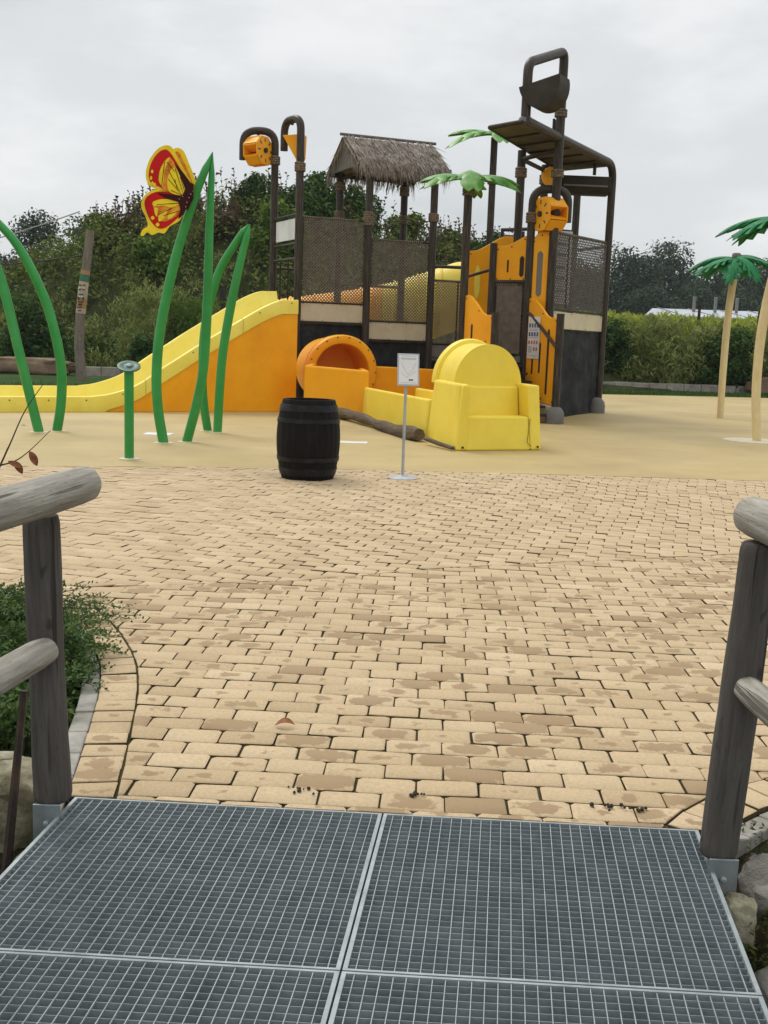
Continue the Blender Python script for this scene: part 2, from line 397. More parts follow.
def near_edge(x, y):
    """signed distance into the paving from the two curved edges, with the inward normal"""
    best = None
    for line, sg in ((ringL, -1), (ringR, 1)):
        for a, b in zip(line, line[1:]):
            e = V((b[0] - a[0], b[1] - a[1])); q = V((x - a[0], y - a[1])); t = max(0, min(1, q.dot(e) / e.length_squared))
            dd = (q - e * t).length
            if best is None or dd < best[0]:
                n = V((-e.y, e.x)).normalized() * sg
                best = (dd, n, V((a[0] + e.x * t, a[1] + e.y * t)))
    return best
def clip(poly, pt, n):
    out = []
    for i in range(len(poly)):
        a, b = poly[i], poly[(i + 1) % len(poly)]
        da = (a[0] - pt[0]) * n[0] + (a[1] - pt[1]) * n[1]; db = (b[0] - pt[0]) * n[0] + (b[1] - pt[1]) * n[1]
        if da >= 0: out.append(a)
        if (da >= 0) != (db >= 0):
            t = da / (da - db); out.append((a[0] + (b[0] - a[0]) * t, a[1] + (b[1] - a[1]) * t))
    return out
pv = MB()
def block(poly, damp=0.):
    n = len(poly)
    if n < 3: return
    A = sum(poly[i][0] * poly[(i + 1) % n][1] - poly[(i + 1) % n][0] * poly[i][1] for i in range(n)) / 2
    if A < 0: poly = poly[::-1]; A = -A
    if A < .0009: return
    cx = sum(q[0] for q in poly) / n; cy = sum(q[1] for q in poly) / n
    z0 = R.uniform(-.0035, .0025); tx, ty = R.uniform(-.02, .02), R.uniform(-.02, .02)
    top = []; outr = []; low = []; wc = []
    for k, (x, y) in enumerate(poly):
        dx, dy = x - cx, y - cy; L = sqrt(dx * dx + dy * dy)
        jx, jy = R.uniform(-.0018, .0018), R.uniform(-.0018, .0018)
        ch = .006 * R.uniform(.6, 1.6)
        top.append((x - dx / L * ch + jx, y - dy / L * ch + jy, z0 + tx * dx + ty * dy))
        outr.append((x + jx, y + jy, z0 - .004 + tx * dx + ty * dy)); low.append((x + jx, y + jy, -.05))
    lv = [(1.0, 1.0)] * n
    pv.add(top + outr + low, [tuple(range(n))] + [(n + i, n + (i + 1) % n, (i + 1) % n, i) for i in range(n)] + [(2 * n + i, 2 * n + (i + 1) % n, n + (i + 1) % n, n + i) for i in range(n)],
           [((x - cx) / .105, (y - cy) / .07, damp) for x, y, _ in top] + [((x - cx) / .105, (y - cy) / .07, damp) for x, y, _ in outr] + [(1, 1, -2)] * n)
def far_front(x): return lerp([(-30, 4.2), (-2, 6.5), (-1.74, 6.62), (-.54, 6.98), (.41, 7.52), (1.38, 7.9), (4, 8.9), (12, 11.5)], x)
def pad_front(x): return lerp(front, x)
def lay(ang, W, D, inside, bands, dampf, x0, x1, y0, y1, gap=.0062, wob=0):
    c, s_ = cos(ang), sin(ang); nv = int((y1 - y0) / D); nu = int((x1 - x0) / W)
    off = 0
    for j in range(nv):
        off += W * (.5 + R.uniform(-.07, .07)); off %= W
        for i in range(nu):
            u = x0 + i * W + off; v = y0 + j * D
            if wob: v += wob * sin(u * .55 + .6)
            cx, cy = u * c - v * s_, u * s_ + v * c
            if not inside(cx, cy): continue
            hw, hd = W / 2 - gap / 2 + R.uniform(-.0025, .002), D / 2 - gap / 2 + R.uniform(-.002, .002)
            da = R.uniform(-.008, .008); ca, sa = cos(ang + da), sin(ang + da)
            k1, k2 = .012 / hw * R.uniform(.5, 1.3), .010 / hd * R.uniform(.5, 1.3)
            poly = [(cx + a * hw * ca - b * hd * sa, cy + a * hw * sa + b * hd * ca) for a, b in ((-1, -1 + k2), (-1 + k1, -1), (1 - k1, -1), (1, -1 + k2), (1, 1 - k2), (1 - k1, 1), (-1 + k1, 1), (-1, 1 - k2))]
            for cut in bands(cx, cy): poly = clip(poly, *cut)
            block(poly, dampf(cx, cy))
def bands_near(x, y):
    out = []; dd, n, pt = near_edge(x, y)
    if dd < .25: out.append(((pt.x + n.x * .006, pt.y + n.y * .006), (n.x * 1.0, n.y * 1.0)))
    yf = far_front(x)
    if abs(y - yf) < .25:
        sl_ = (far_front(x + .1) - far_front(x - .1)) / .2; out.append(((x, yf - .006), (sl_, -1)))
    out.append(((0, 3.485), (.042, 1)))
    return out
def in_near(x, y):
    if y > far_front(x) + .1 or y < 3.36: return False
    dd, n, pt = near_edge(x, y); sd = (x - pt.x) * n.x + (y - pt.y) * n.y
    return -x < 9 and x < 9 and (sd > -.1)
# inward normal check for the two curves: left curve inward is +x, right curve inward is -x / +y
def near_edge(x, y, _f=near_edge):
    dd, n, pt = _f(x, y)
    ref = V((0.05, 12.5)) - pt
    if n.dot(ref) < 0: n = -n
    return dd, n, pt
def dampness(x, y):
    b = .2 + .75 * mnoise.noise(V((x * .55, y * .4, 3.1))) - .04 * max(0, y - 5.5)
    return b + R.gauss(-.16, .5)
lay(radians(-2.4), .222, .131, in_near, bands_near, dampness, -6, 8, 2.4, 11)
def bands_far(x, y):
    out = []; yf = far_front(x)
    if abs(y - yf) < .25:
        sl_ = (far_front(x + .1) - far_front(x - .1)) / .2; out.append(((x, yf + .006), (-sl_, 1)))
    yp = pad_front(x)
    if abs(y - yp) < .25:
        sl_ = (pad_front(x + .1) - pad_front(x - .1)) / .2; out.append(((x, yp - .01), (sl_, -1)))
    dd, n, pt = near_edge(x, y)
    if dd < .25: out.append(((pt.x + n.x * .006, pt.y + n.y * .006), (n.x, n.y)))
    return out
def in_far(x, y):
    if y < far_front(x) - .1 or y > pad_front(x) + .1 or abs(x) > 8: return False
    dd, n, pt = near_edge(x, y); return (x - pt.x) * n.x + (y - pt.y) * n.y > -.1
lay(radians(-15), .222, .135, in_far, bands_far, lambda x, y: R.gauss(-.75, .3), -12, 11, 3, 17, gap=.006, wob=.3)
# border courses following the two curves
for line, sg in ((ringL, 1), (ringR, -1)):
    o1 = offs(line, .004 * sg); o2 = offs(line, .165 * sg)
    acc = 0; last = 0
    for i in range(1, len(line)):
        acc += (V(line[i]) - V(line[i - 1])).length
    # resample by arc length
    cum = [0]
    for i in range(1, len(line)): cum.append(cum[-1] + (V(line[i]) - V(line[i - 1])).length)
    def samp(ln, s_):
        for i in range(1, len(cum)):
            if s_ <= cum[i]:
                t = (s_ - cum[i - 1]) / (cum[i] - cum[i - 1]); return (ln[i - 1][0] + (ln[i][0] - ln[i - 1][0]) * t, ln[i - 1][1] + (ln[i][1] - ln[i - 1][1]) * t)
        return ln[-1]
    s_ = 0
    while s_ < min(cum[-1] - .2, 6.5):
        Wd = R.uniform(.118, .14); 
        poly = clip([samp(o1, s_ + .004), samp(o1, s_ + Wd - .004), samp(o2, s_ + Wd - .004), samp(o2, s_ + .004)], (0, 3.485), (.042, 1))
        block(poly, R.gauss(-.3, .5)); s_ += Wd
for i_, f_ in enumerate(pv.f): pv.m[i_] = 1 if min(pv.v[q][2] for q in f_) < -.045 else 0
pv.build('paving', [PAVE, JOINT], smooth=50, kind='structure')
# bedding under the blocks
bed = MB()
outl = offs(ringL, .155); outr = offs(ringR, -.155)
bedpoly = [(x, y) for x, y in outl if y > 3.49][::-1] + [(-1.06, 3.53), (1.1, 3.45)] + [(x, y) for x, y in outr if y > 3.49] + [(9, 13)] + [(x, y - .005) for x, y in front[::-1] if abs(x) < 9.5] + [(-9, 11.5)]
bed.prism([(x, y, -.12) for x, y in bedpoly], (0, 0, .1085))
bed.build('paving_bed', JOINT, kind='structure')
# pale kerb stones outside the border courses
KERB = mat('kerb_concrete', (.30, .28, .245), .85, (.21, .195, .165), (.40, .38, .335), sc=7, bumps=.6, bsc=40, dirt=(.14, .13, .08), dirt_amt=.6, dirt_sc=4)
kb = MB()
for line, sg in ((ringL, 1), (ringR, -1)):
    a = offs(line, .17 * sg); b = offs(line, .25 * sg); k = 0
    while k < len(a) - 5 and k < 44:
        st = 3; sa = a[k:k + st + 1]; sb = b[k:k + st + 1]
        sh = lambda p_, q_, t: (p_[0] + (q_[0] - p_[0]) * t, p_[1] + (q_[1] - p_[1]) * t)
        sa[0] = sh(sa[0], sa[1], .04); sb[0] = sh(sb[0], sb[1], .04)
        pts = [q for q in sa] + [q for q in sb[::-1]]
        pts = [(x, max(y, 3.40), -.3) for x, y in pts]
        kb.prism(pts, (0, 0, .285 + R.uniform(-.006, .006))); k += st
kb.build('kerb', KERB, bevel=.008, kind='structure')

# hill behind the play tower
HX = [(-24, 0), (-18, 2.6), (-15, 4.2), (-13, 5.2), (-9, 6.6), (-4.7, 7.0), (-1.5, 6.2), (2, 5.1), (5.4, 4.5), (7.6, 3.0), (10, 1.2), (13, 0)]
def hillz(x, y):
    t = max(0, min(1, (y - 39.5) / 9.5)); t = t * t * (3 - 2 * t)
    b = max(0, min(1, (64 - y) / 9)); b = b * b * (3 - 2 * b)
    return lerp(HX, x) * t * b + .35 * mnoise.noise(V((x * .4, y * .4, 7))) * t * b
HILLM = mat('hill_earth_and_moss', (.045, .055, .02), .95, (.018, .018, .01), (.07, .06, .03), sc=1.2, bumps=1, bsc=3, bdist=.2, spec=.05)
mb = MB(); mb.grid([[(x * .6, y * .6, hillz(x * .6, y * .6) - .02 if hillz(x * .6, y * .6) > .05 else -.2) for x in range(-42, 24)] for y in range(65, 108)])
mb.build('hill', HILLM, smooth=60, kind='structure')

# ================================================================== BRIDGE
CU = V((.9991, -.042, 0)); AX = V((.108, .9942, 0)).normalized()     # across, along
CENT = V((.033, 3.475, 0))                                           # middle of the far edge
def bp(u, v, z=0): return CENT + CU * u - AX * v + V((0, 0, z))      # u across, v back towards the viewer
PW, PD = 1.06, .935
labels = {(-1, 0): 'far left galvanised grating panel between the left handrail post and the middle seam', (0, 0): 'far right galvanised grating panel beside the right handrail post',
          (-1, 1): 'near left galvanised grating panel, only its first strip in view', (0, 1): 'near right galvanised grating panel, only its first strip in view'}
for (iu, iv), lab in labels.items():
    u0 = iu * (PW + .006) + .003; v0 = iv * (PD + .006) + .006; u1, v1 = u0 + PW, v0 + PD
    t = thing('grating_panel', lab, 'grating', bp((u0 + u1) / 2, (v0 + v1) / 2), 'grating panels of the footbridge deck')
    fr = MB()
    for (a, b, c, d_) in ((u0, v0, u1, v0), (u0, v1, u1, v1)):
        sg = 1 if b == v0 else -1
        fr.box(bp((a + c) / 2, b + sg * .004, -.015), (c - a, .008, .034), CU)
    for uu, sg in ((u0, 1), (u1, -1)):
        fr.box(bp(uu + sg * .006, (v0 + v1) / 2, -.015), (v1 - v0 - .017, .012, .034), AX, CU * -1)
    fr.build('frame', GALVL, t)
    br = MB(); n = 31
    for k in range(1, n):
        v = v0 + PD * k / n; br.box(bp((u0 + u1) / 2, v, -.0165), (u1 - u0 - .012, .0013, .028), CU)
    br.build('bearing_bars', GALVD, t)
    rd = MB(); n = 32
    for k in range(1, n):
        u = u0 + PW * k / n; rd.box(bp(u, (v0 + v1) / 2, -.0028), (.0024, v1 - v0 - .018, .006), CU, AX)
    rd.build('cross_rods', GALVL, t)
t = thing('footbridge', 'dark steel beams of the footbridge under the grating panels', 'footbridge', bp(0, 1.5, -.2))
for u in (-1.0, 0, 1.02):
    MB().box(bp(u, 1.8, -.125), (.06, 3.5, .18), CU, AX).build('beam', GALVD, t)
for v in (.03, .945, 1.88, 2.9):
    MB().box(bp(0, v, -.14), (2.04, .05, .1), CU).build('cross_beam', GALVD, t)
ab = MB(); ab.box(bp(0, -.13, -.66), (2.0, .16, 1.0), CU)
tag(ab.build('bridge_abutment', SOIL), 'grey concrete abutment carrying the end of the grating bridge', 'abutment')

def log_tube(a, b, r0, r1, n=44, seg=20, bend=.01, rg=None):
    a, b = V(a), V(b); pts = []; rr = []
    ph = rg.uniform(0, 6)
    for i in range(n + 1):
        t = i / n; o = V((0, 0, 1)) * bend * sin(3 * t + ph) + V((1, 0, 0)) * bend * cos(2.3 * t + ph)
        pts.append(a + (b - a) * t + o); rr.append((r0 + (r1 - r0) * t) * (1 + .03 * sin(7 * t + ph)))
    # rounded ends
    rr[0] *= .93; rr[-1] *= .93
    pts = [pts[0] - (pts[1] - pts[0]).normalized() * .006] + pts + [pts[-1] + (pts[-1] - pts[-2]).normalized() * .006]
    rr = [rr[0] * .9] + rr + [rr[-1] * .9]
    m_ = MB().tube(pts, rr, 28)
    nb = V((rg.uniform(0, 99), rg.uniform(0, 99), rg.uniform(0, 99))); ax_ = (b - a).normalized()
    for i, q in enumerate(m_.v):
        q = V(q); cc = a + ax_ * (q - a).dot(ax_); d_ = q - cc
        if d_.length < 1e-5: continue
        u = d_.normalized(); s_ = (q - a).dot(ax_)
        k_ = .05 * mnoise.noise(u * 1.2 + ax_ * s_ * 2.2 + nb) + .035 * mnoise.noise(u * 3.1 + ax_ * s_ * 5 + nb) + .02 * mnoise.noise(u * 7 + ax_ * s_ * 9 + nb)
        m_.v[i] = tuple(q + d_ * k_)
    return m_
def handrail(side, label, px, py, ztop, lean):
    rg = random.Random(5 + side)
    t = thing('handrail', label, 'handrail', (px, py, 0), 'log handrails of the footbridge')
    ddir = AX * -1
    po = V((px, py, 0))
    for k, nm in ((0, 'post'), (2.2, 'post')):
        q = po + ddir * k
        log_tube(q + V((0, 0, .035)), q + V((lean, 0, ztop)), .061, .057, rg=rg, bend=.004).build('post', WOODP, t, smooth=50)
        # face plate seen from the deck side / viewer side
        fp = MB(); fp.box(q + V((-side * .0, -.066, -.02)), (.09, .008, .13)); f2 = fp.build('post_bracket', GALV, t, bevel=.002)
        b2 = MB(); b2.lathe([(.011, 0), (.011, .007), (.006, .011)], q + V((0, -.0702, -.02)), (0, -1, 0), 8); b2.build('bolt', GALVL, f2)
    return t, po, rg, ddir
t, po, rg, dd = handrail(-1, 'weathered log handrail with its end post on the left side of the bridge', -1.078, 3.42, 1.0, -.02)
log_tube(po + V((.10, .09, 1.105)), po + V((.10, .09, 1.105)) + V((-.30, -1.0, -.05)) * 2.7, .062, .068, rg=rg).build('top_rail', WOODL, t, smooth=50)
log_tube(po + V((-.005, -.045, .555)), po + V((-.005, -.045, .555)) + V((-.17, -1.0, 0)) * 2.6, .046, .052, rg=rg).build('lower_rail', WOODL, t, smooth=50)
t, po, rg, dd = handrail(1, 'weathered log handrail with its end post on the right side of the bridge', 1.09, 3.20, 1.02, .042)
log_tube(po + V((.055, .11, 1.09)), po + V((.055, .11, 1.09)) + V((.06, -1.0, .0)) * 2.6, .062, .066, rg=rg).build('top_rail', WOODL, t, smooth=50)
log_tube(po + V((0.03, -.05, .60)), po + V((0.03, -.05, .60)) + V((.06, -1.0, -.02)) * 2.5, .044, .05, rg=rg).build('lower_rail', WOODL, t, smooth=50)

# stones beside the bridge
STN = mat('field_stone', (.16, .15, .13), .9, (.07, .065, .055), (.30, .285, .25), sc=4, bumps=.9, bsc=14, bdist=.03, dirt=(.05, .065, .018), dirt_amt=.85, dirt_sc=2.6)
STNP = mat('pale_lime_stone', (.30, .27, .18), .9, (.13, .11, .06), (.46, .43, .33), sc=6, bumps=.9, bsc=18, bdist=.02, dirt=(.09, .10, .03), dirt_amt=.9, dirt_sc=5)
SANDST = mat('sandstone_boulder', (.17, .115, .07), .9, (.09, .06, .04), (.26, .19, .12), sc=1.5, bumps=.8, bsc=5, bdist=.05)
def rock(name, label, cat, loc, size, m, seed, group=None, rot=0):
    rg = random.Random(seed); nb = V((rg.uniform(0, 50), rg.uniform(0, 50), rg.uniform(0, 50)))
    rows = []
    c_, s_ = cos(rot), sin(rot)
    for i in range(25):
        th = pi * i / 24; row = []
        for k in range(40):
            ph = 2 * pi * k / 40; dv = V((sin(th) * cos(ph), sin(th) * sin(ph), cos(th)))
            # squared-off stone
            q = V([abs(c) ** .62 * (1 if c > 0 else -1) for c in dv])
            q *= 1 + .22 * mnoise.noise(dv * 1.3 + nb) + .12 * mnoise.noise(dv * 3.1 + nb) + .05 * mnoise.noise(dv * 9 + nb)
            x, y, z = q.x * size[0] / 2, q.y * size[1] / 2, q.z * size[2] / 2
            row.append((loc[0] + x * c_ - y * s_, loc[1] + x * s_ + y * c_, loc[2] + z))
        rows.append(row)
    o = MB().grid(rows, closed=True).build(name, m, smooth=40); return tag(o, label, cat, group)
rock('boulder', 'grey weathered boulder on the bank right of the bridge', 'rock', (1.37, 3.26, -.20), (.34, .32, .34), STN, 3)
rock('boulder', 'large dark mossy boulder lower down the bank right of the bridge', 'rock', (1.33, 2.80, -.36), (.42, .46, .40), STN, 8)
rock('boulder', 'mossy stone half in shade at the lower right corner', 'rock', (1.22, 2.42, -.50), (.40, .4, .40), STN, 18)
rock('stone', 'small pale stone below the steel bracket of the right post', 'rock', (1.135, 3.09, -.13), (.10, .12, .15), STNP, 4)
rock('stone', 'small dark stone on the soil behind the right handrail post', 'rock', (1.36, 3.38, -.12), (.13, .12, .09), STN, 14)
rock('boulder', 'pale moss-flecked stone block left of the left handrail post', 'rock', (-1.44, 3.88, -.22), (.40, .3, .36), STNP, 5)
rock('stone', 'small grey stone under the bridge edge beside the left post', 'rock', (-1.14, 3.44, -.28), (.16, .2, .2), STN, 6)
rock('boulder', 'dark mossy stone in the ditch at the left picture edge', 'rock', (-1.52, 3.1, -.62), (.5, .5, .42), STN, 7)
# rusty stakes
for x, y, dx, h, lab in ((-1.235, 3.62, -.10, .55, 'rusty iron stake leaning beside the left handrail post'), (-1.40, 3.66, -.02, .6, 'second rusty iron stake at the left picture edge')):
    a = V((x, y, .34)); b = V((x + dx, y - .12, .34 - h - .55))
    mb = MB(); mb.tube([b, (a + b) / 2 + V((.006, 0, 0)), a], [.016, .017, .013], 6); tag(mb.build('iron_stake', RUST), lab, 'stake', 'rusty stakes by the ditch')
STALK = mat('dry_stalk', (.30, .25, .16), .8)
for pts, lab in (([(-1.45, 3.58, -.02), (-1.36, 3.55, .05), (-1.30, 3.52, .12), (-1.24, 3.5, .14)], 'pale dry stalk bent across the rusty stakes'), ([(-1.44, 3.4, -.3), (-1.35, 3.42, -.23), (-1.27, 3.44, -.15)], 'pale dry stalk low in the ditch by the left post')):
    tag(MB().tube(spline(pts, 5), .004, 5).build('dry_stalk', STALK), lab, 'stalk')
# fallen leaf, crumbs
DEADL = mat('dead_leaf', (.22, .085, .04), .7, (.13, .045, .022), (.33, .15, .075), sc=20, spec=.1)
def leafblade(mb, o, ax, side, L, W, curl=.2):
    o, ax, side = V(o), V(ax).normalized(), V(side).normalized(); n = ax.cross(side); rows = []
    for i in range(7):
        t = i / 6; wd = W * (sin(pi * t) ** .7) * .5 + .0005; c = o + ax * L * t + n * curl * L * sin(pi * t)
        rows.append([c - side * wd + n * wd * .5, c, c + side * wd + n * wd * .5])
    mb.grid(rows)
mb = MB(); leafblade(mb, (-.42, 4.25, .008), (1, .1, .05), (0, 1, .3), .085, .035); tag(mb.build('fallen_leaf', DEADL, smooth=60), 'brown curled leaf lying on the paving blocks', 'leaf')
CRUMB = mat('dark_crumbs', (.035, .03, .02), .9)
for x, y, lab in ((-.26, 3.63, 'brown crumbs of earth on the paving at the grating edge, left of the seam'), (.15, 3.63, 'dark crumbs of earth on the paving just right of the grating seam'), (.80, 3.58, 'dark earth crumb on the paving near the right grating corner'), (.93, 3.57, 'dark earth crumb on the paving closest to the right post')):
    mb = MB()
    for k in range(9):
        s = R.uniform(.003, .009); mb.lathe([(.0005, -s), (s, -s * .3), (s * .8, s * .5), (.0005, s)], (x + R.gauss(0, .022), y + R.gauss(0, .012), .006), (R.uniform(-.3, .3), R.uniform(-.3, .3), 1), 6, False)
    tag(mb.build('earth_crumbs', CRUMB), lab, 'debris', kind='stuff')

# ================================================================== PLAY TOWER
E1 = V((.933, .36, 0)); E2 = V((-.40, .916, 0)).normalized()      # left modules: along the front, and back
T1 = V((.487, .873, 0)).normalized(); T2 = V((-T1.y, T1.x, 0))    # right tower: along its side, and left-back
Z = V((0, 0, 1))
tower = thing('water_play_tower', 'big brown post water play tower with thatched roof, tipping bucket, nets and orange stair panels', 'play tower', (1.2, 25, 0))
RP = .09
def post(x, y, z0, z1, collars=(), r=RP, path=None, foot=False, name='post'):
    pts = path or [(x, y, z0), (x, y, z1)]
    o = MB().tube(pts, r, 12).build(name, POST, tower, smooth=50)
    for zc in collars:
        c = MB()
        for k in range(4): c.lathe([(r + .002, -.03), (r + .035, -.022), (r + .042, 0), (r + .035, .022), (r + .002, .03)], (x, y, zc + (k - 1.5) * .05), (.06 * (k % 2), .05, 1), 12, False)
        c.build('rope_collar', ROPEC, o, smooth=60)
    if foot:
        c = MB(); c.lathe([(.19, 0), (.19, .16), (.17, .25), (.12, .32), (.06, .35)], (x, y, 0), seg=18); c.build('footing', DOME, o, smooth=60)
    return o
def flange(z, x, y): return None
# --- poles
P1 = V((-2.94, 27.2, 0)); P2 = V((-2.2, 25.7, 0)); P3 = V((-.60, 26.3, 0)); P4 = V((.95, 26.9, 0)); P5 = V((-1.38, 28.0, 0)); P6 = V((.24, 28.6, 0))
P7 = V((1.49, 22.75, 0)); P8 = V((2.37, 27.4, 0)); P9 = V((2.70, 24.2, 0)); P10 = V((3.30, 22.9, 0)); P11 = V((3.46, 26.0, 0)); P12 = V((4.48, 27.5, 0)); P13 = V((5.05, 26.1, 0)); PW_ = V((2.85, 23.1, 0))
SR = V((3.40, 22.0, 0)); SL = V((2.06, 21.6, 0)); S2 = V((2.13, 23.5, 0))
post(P1.x, P1.y, 0, 0, (5.75,), path=fillet([P1, P1 + Z * 6.43, (-3.70, 27.05, 6.41), (-3.70, 27.05, 5.72)], .34, 7))
post(P2.x, P2.y, 0, 0, (5.4,), path=fillet([P2, P2 + Z * 6.49, (-2.64, 26.35, 6.51), (-2.64, 26.35, 5.85)], .30, 7))
post(P3.x, P3.y, 0, 5.62, (4.42, 4.3)); post(P4.x, P4.y, 0, 5.62, (4.5,)); post(P5.x, P5.y, 0, 5.62, (4.6, 5.3)); post(P6.x, P6.y, 0, 5.62, (4.6, 5.3))
post(P7.x, P7.y, 0, 4.84, (4.62,), r=.085); post(P8.x, P8.y, 0, 6.5, (5.5,), r=.085)
post(P9.x, P9.y, 0, 5.68, (5.22,)); post(P11.x, P11.y, 0, 5.68, (5.35,)); post(P12.x, P12.y, 0, 5.6)
post(PW_.x, PW_.y, 0, 0, (4.16,), r=.085, path=fillet([PW_, PW_ + Z * 4.74, (3.57, 23.0, 4.74), (3.57, 23.0, 4.08)], .30, 7))
post(SR.x, SR.y, 0, 2.2, (), r=.08, foot=True); post(SL.x, SL.y, 0, 2.17, (), r=.08, foot=True); post(S2.x, S2.y, 0, 3.66, (), r=.08)
# --- the tipping bucket frame is the top of the tower corner pole
B0 = V((2.42, 21.4, 0))
hoop = fillet([B0 + Z * 5.72, B0 + Z * 6.80, P10 + Z * 7.40, P10 + Z * 0], .21, 7)
o = MB().tube(hoop, .092, 12).build('post', POST, tower, smooth=50)
for zc in (6.16, 4.98):
    c = MB()
    for k in range(3): c.lathe([(.092, -.03), (.128, -.02), (.134, 0), (.128, .02), (.092, .03)], P10 + Z * (zc + k * .05), (0, .05, 1), 12, False)
    c.build('rope_collar', ROPEC, o, smooth=60)
MB().lathe([(.13, 0), (.13, .07), (.10, .10)], B0 + Z * 5.72, seg=14).build('post_socket', DOME, tower, smooth=50)
# pole 13 rises, bends and becomes the edge of the deflector plate
edge = fillet([P13, P13 + Z * 5.76, P10 + Z * 5.74 + V((-.02, -.02, 0)), V((2.40, 21.28, 5.74))], .42, 8)
o = MB().tube(edge, .09, 12).build('post', POST, tower, smooth=50)
c = MB(); c.lathe([(.20, 0), (.20, .18), (.18, .27), (.12, .34), (.06, .37)], (5.00, 25.98, 0), seg=18); c.build('footing', DOME, o, smooth=60)
pl = MB(); A_, B_, C_, D_ = V((1.80, 22.0, 5.70)), V((2.38, 21.3, 5.70)), V((4.96, 26.05, 5.70)), V((3.95, 27.0, 5.70))
pl.prism([A_, B_, C_, D_], (0, 0, .07))
dp = pl.build('deflector_plate', PLATE, tower, bevel=.015)
ed = MB(); ed.tube([A_ + Z * .02, D_ + Z * .02], .045, 8); ed.tube([A_ + Z * .02, B_ + Z * .02], .045, 8); ed.build('plate_rim', BROWN, dp, smooth=50)
rb = MB()
for t in (.18, .34, .5, .66, .82):
    a = A_.lerp(D_, t); b = B_.lerp(C_, t); rb.box((a + b) / 2 - Z * .018, ((b - a).length, .035, .03), b - a)
rb.build('plate_batten', BROWN, dp)
sup = MB(); sup.tube([P9 + Z * 5.5, P10 + Z * 5.5], .05, 8); sup.tube([P9 + Z * 5.5 , P11 + Z * 5.55], .05, 8); sup.build('support_rail', POST, tower, smooth=50)
MB().prism([P10 + T2 * .12 + Z * 6.12, P10 + T2 * .12 + Z * 5.78, P10 + T2 * .12 + T1 * .75 + Z * 5.78], T2 * .05).build('gusset', BROWN, tower)
MB().tube([(4.55, 25.7, 5.72), (4.55, 25.7, 5.45)], .04, 8).build('hanger', POST, tower)
# tipping bucket: a half drum swinging between the two legs of the frame
bk = MB(); RT = -T2; bc0 = B0 + RT * .27 + Z * 6.44; ca, sa = cos(radians(13)), sin(radians(13))
bX = RT * ca + Z * sa; bZ = Z * ca - RT * sa
def bkp(s, R_, k, n=18): 
    ph = pi + pi * k / n; return bc0 + T1 * s + bX * (R_ * cos(ph)) + bZ * (R_ * 1.22 * sin(ph) )
for s0, s1 in ((-.10, -.06), (.40, .44)):
    bk.prism([bkp(s0, .41, k) for k in range(19)], T1 * .04)
bk.grid([[bkp(s, .41, k) for k in range(19)] for s in (-.06, .40)]); bk.grid([[bkp(s, .385, k) for k in range(19)] for s in (.40, -.06)])
bo = bk.build('tipping_bucket', BROWN, tower, smooth=35)
MB().tube([B0 + Z * 6.40, P10 + Z * 6.40], .035, 8).build('axle', POST, bo)
# lower brown trough box under the plate
bx = MB(); bx.prism([(3.80, 25.75, 5.44), (3.80, 25.75, 5.20), (3.80, 25.85, 5.05), (3.80, 26.25, 5.05), (3.80, 26.3, 5.44)], (1.16, .05, 0))
bxo = bx.build('trough_box', BROWN, tower, bevel=.02)
MB().box((4.38, 25.765, 5.22), (1.02, .03, .035), (1, .04, 0)).build('trough_lip', GREYP, bxo)
# orange paddle disc behind the tower corner
MB().lathe([(.20, 0), (.22, .03), (.20, .06)], (3.56, 25.7, 5.38), (-.45, -.9, 0), 16).build('paddle_disc', ORA, tower, smooth=40)

def wheel(c, axis, r=.34, wdt=.36, nm='water_wheel'):
    c = V(c); ax = V(axis).normalized(); a = ax.cross(Z).normalized(); b = ax.cross(a)
    w = MB(); n = 8
    for s in (-1, 1):
        pts = [c + ax * (s * wdt / 2) + (a * cos(2 * pi * (k + .5) / n) + b * sin(2 * pi * (k + .5) / n)) * r for k in range(n)]
        w.prism(pts, ax * (.03 * s))
    wo_ = w.build(nm, ORA, tower, bevel=.012)
    pd = MB()
    for k in range(n):
        ph = 2 * pi * (k + .5) / n; e = a * cos(ph) + b * sin(ph); q = -a * sin(ph) + b * cos(ph)
        pd.box(c + e * r * .56 + q * .03, (r * .86, .025, wdt - .01), e, None, ax)
        if k % 2 == 0: 
            ph2 = 2 * pi * (k + 1) / n; e2 = a * cos(ph2) + b * sin(ph2); q2 = -a * sin(ph2) + b * cos(ph2)
            pd.box(c + e2 * (r * .9), (.022, r * .72, wdt - .01), e2, None, ax)
    pd.build('paddle', ORA, wo_)
    hb = MB(); hb.lathe([(.06, -wdt / 2 - .07), (.06, wdt / 2 + .07)], c, ax, 10); 
    for k in range(n):
        ph = 2 * pi * (k + 1) / n; e = a * cos(ph) + b * sin(ph)
        for s in (-1, 1): hb.box(c + e * r * .66 + ax * (s * (wdt / 2 + .031)), (r * .24, .03, .006), e, None, ax)
    hb.build('hub', BROWN, wo_, smooth=40)
    return wo_
wheel((-3.33, 27.05, 5.93), (.86, -.5, .05), .36, .36)
wheel((3.20, 22.98, 4.22), (-.90, -.44, 0), .36, .40)
MB().tube([(-3.0, 27.15, 5.93), (-3.2, 27.1, 5.93)], .03, 8).build('axle', BROWN, tower)
MB().tube([(2.87, 23.08, 4.20), (3.1, 23.0, 4.20)], .03, 8).build('axle', BROWN, tower)
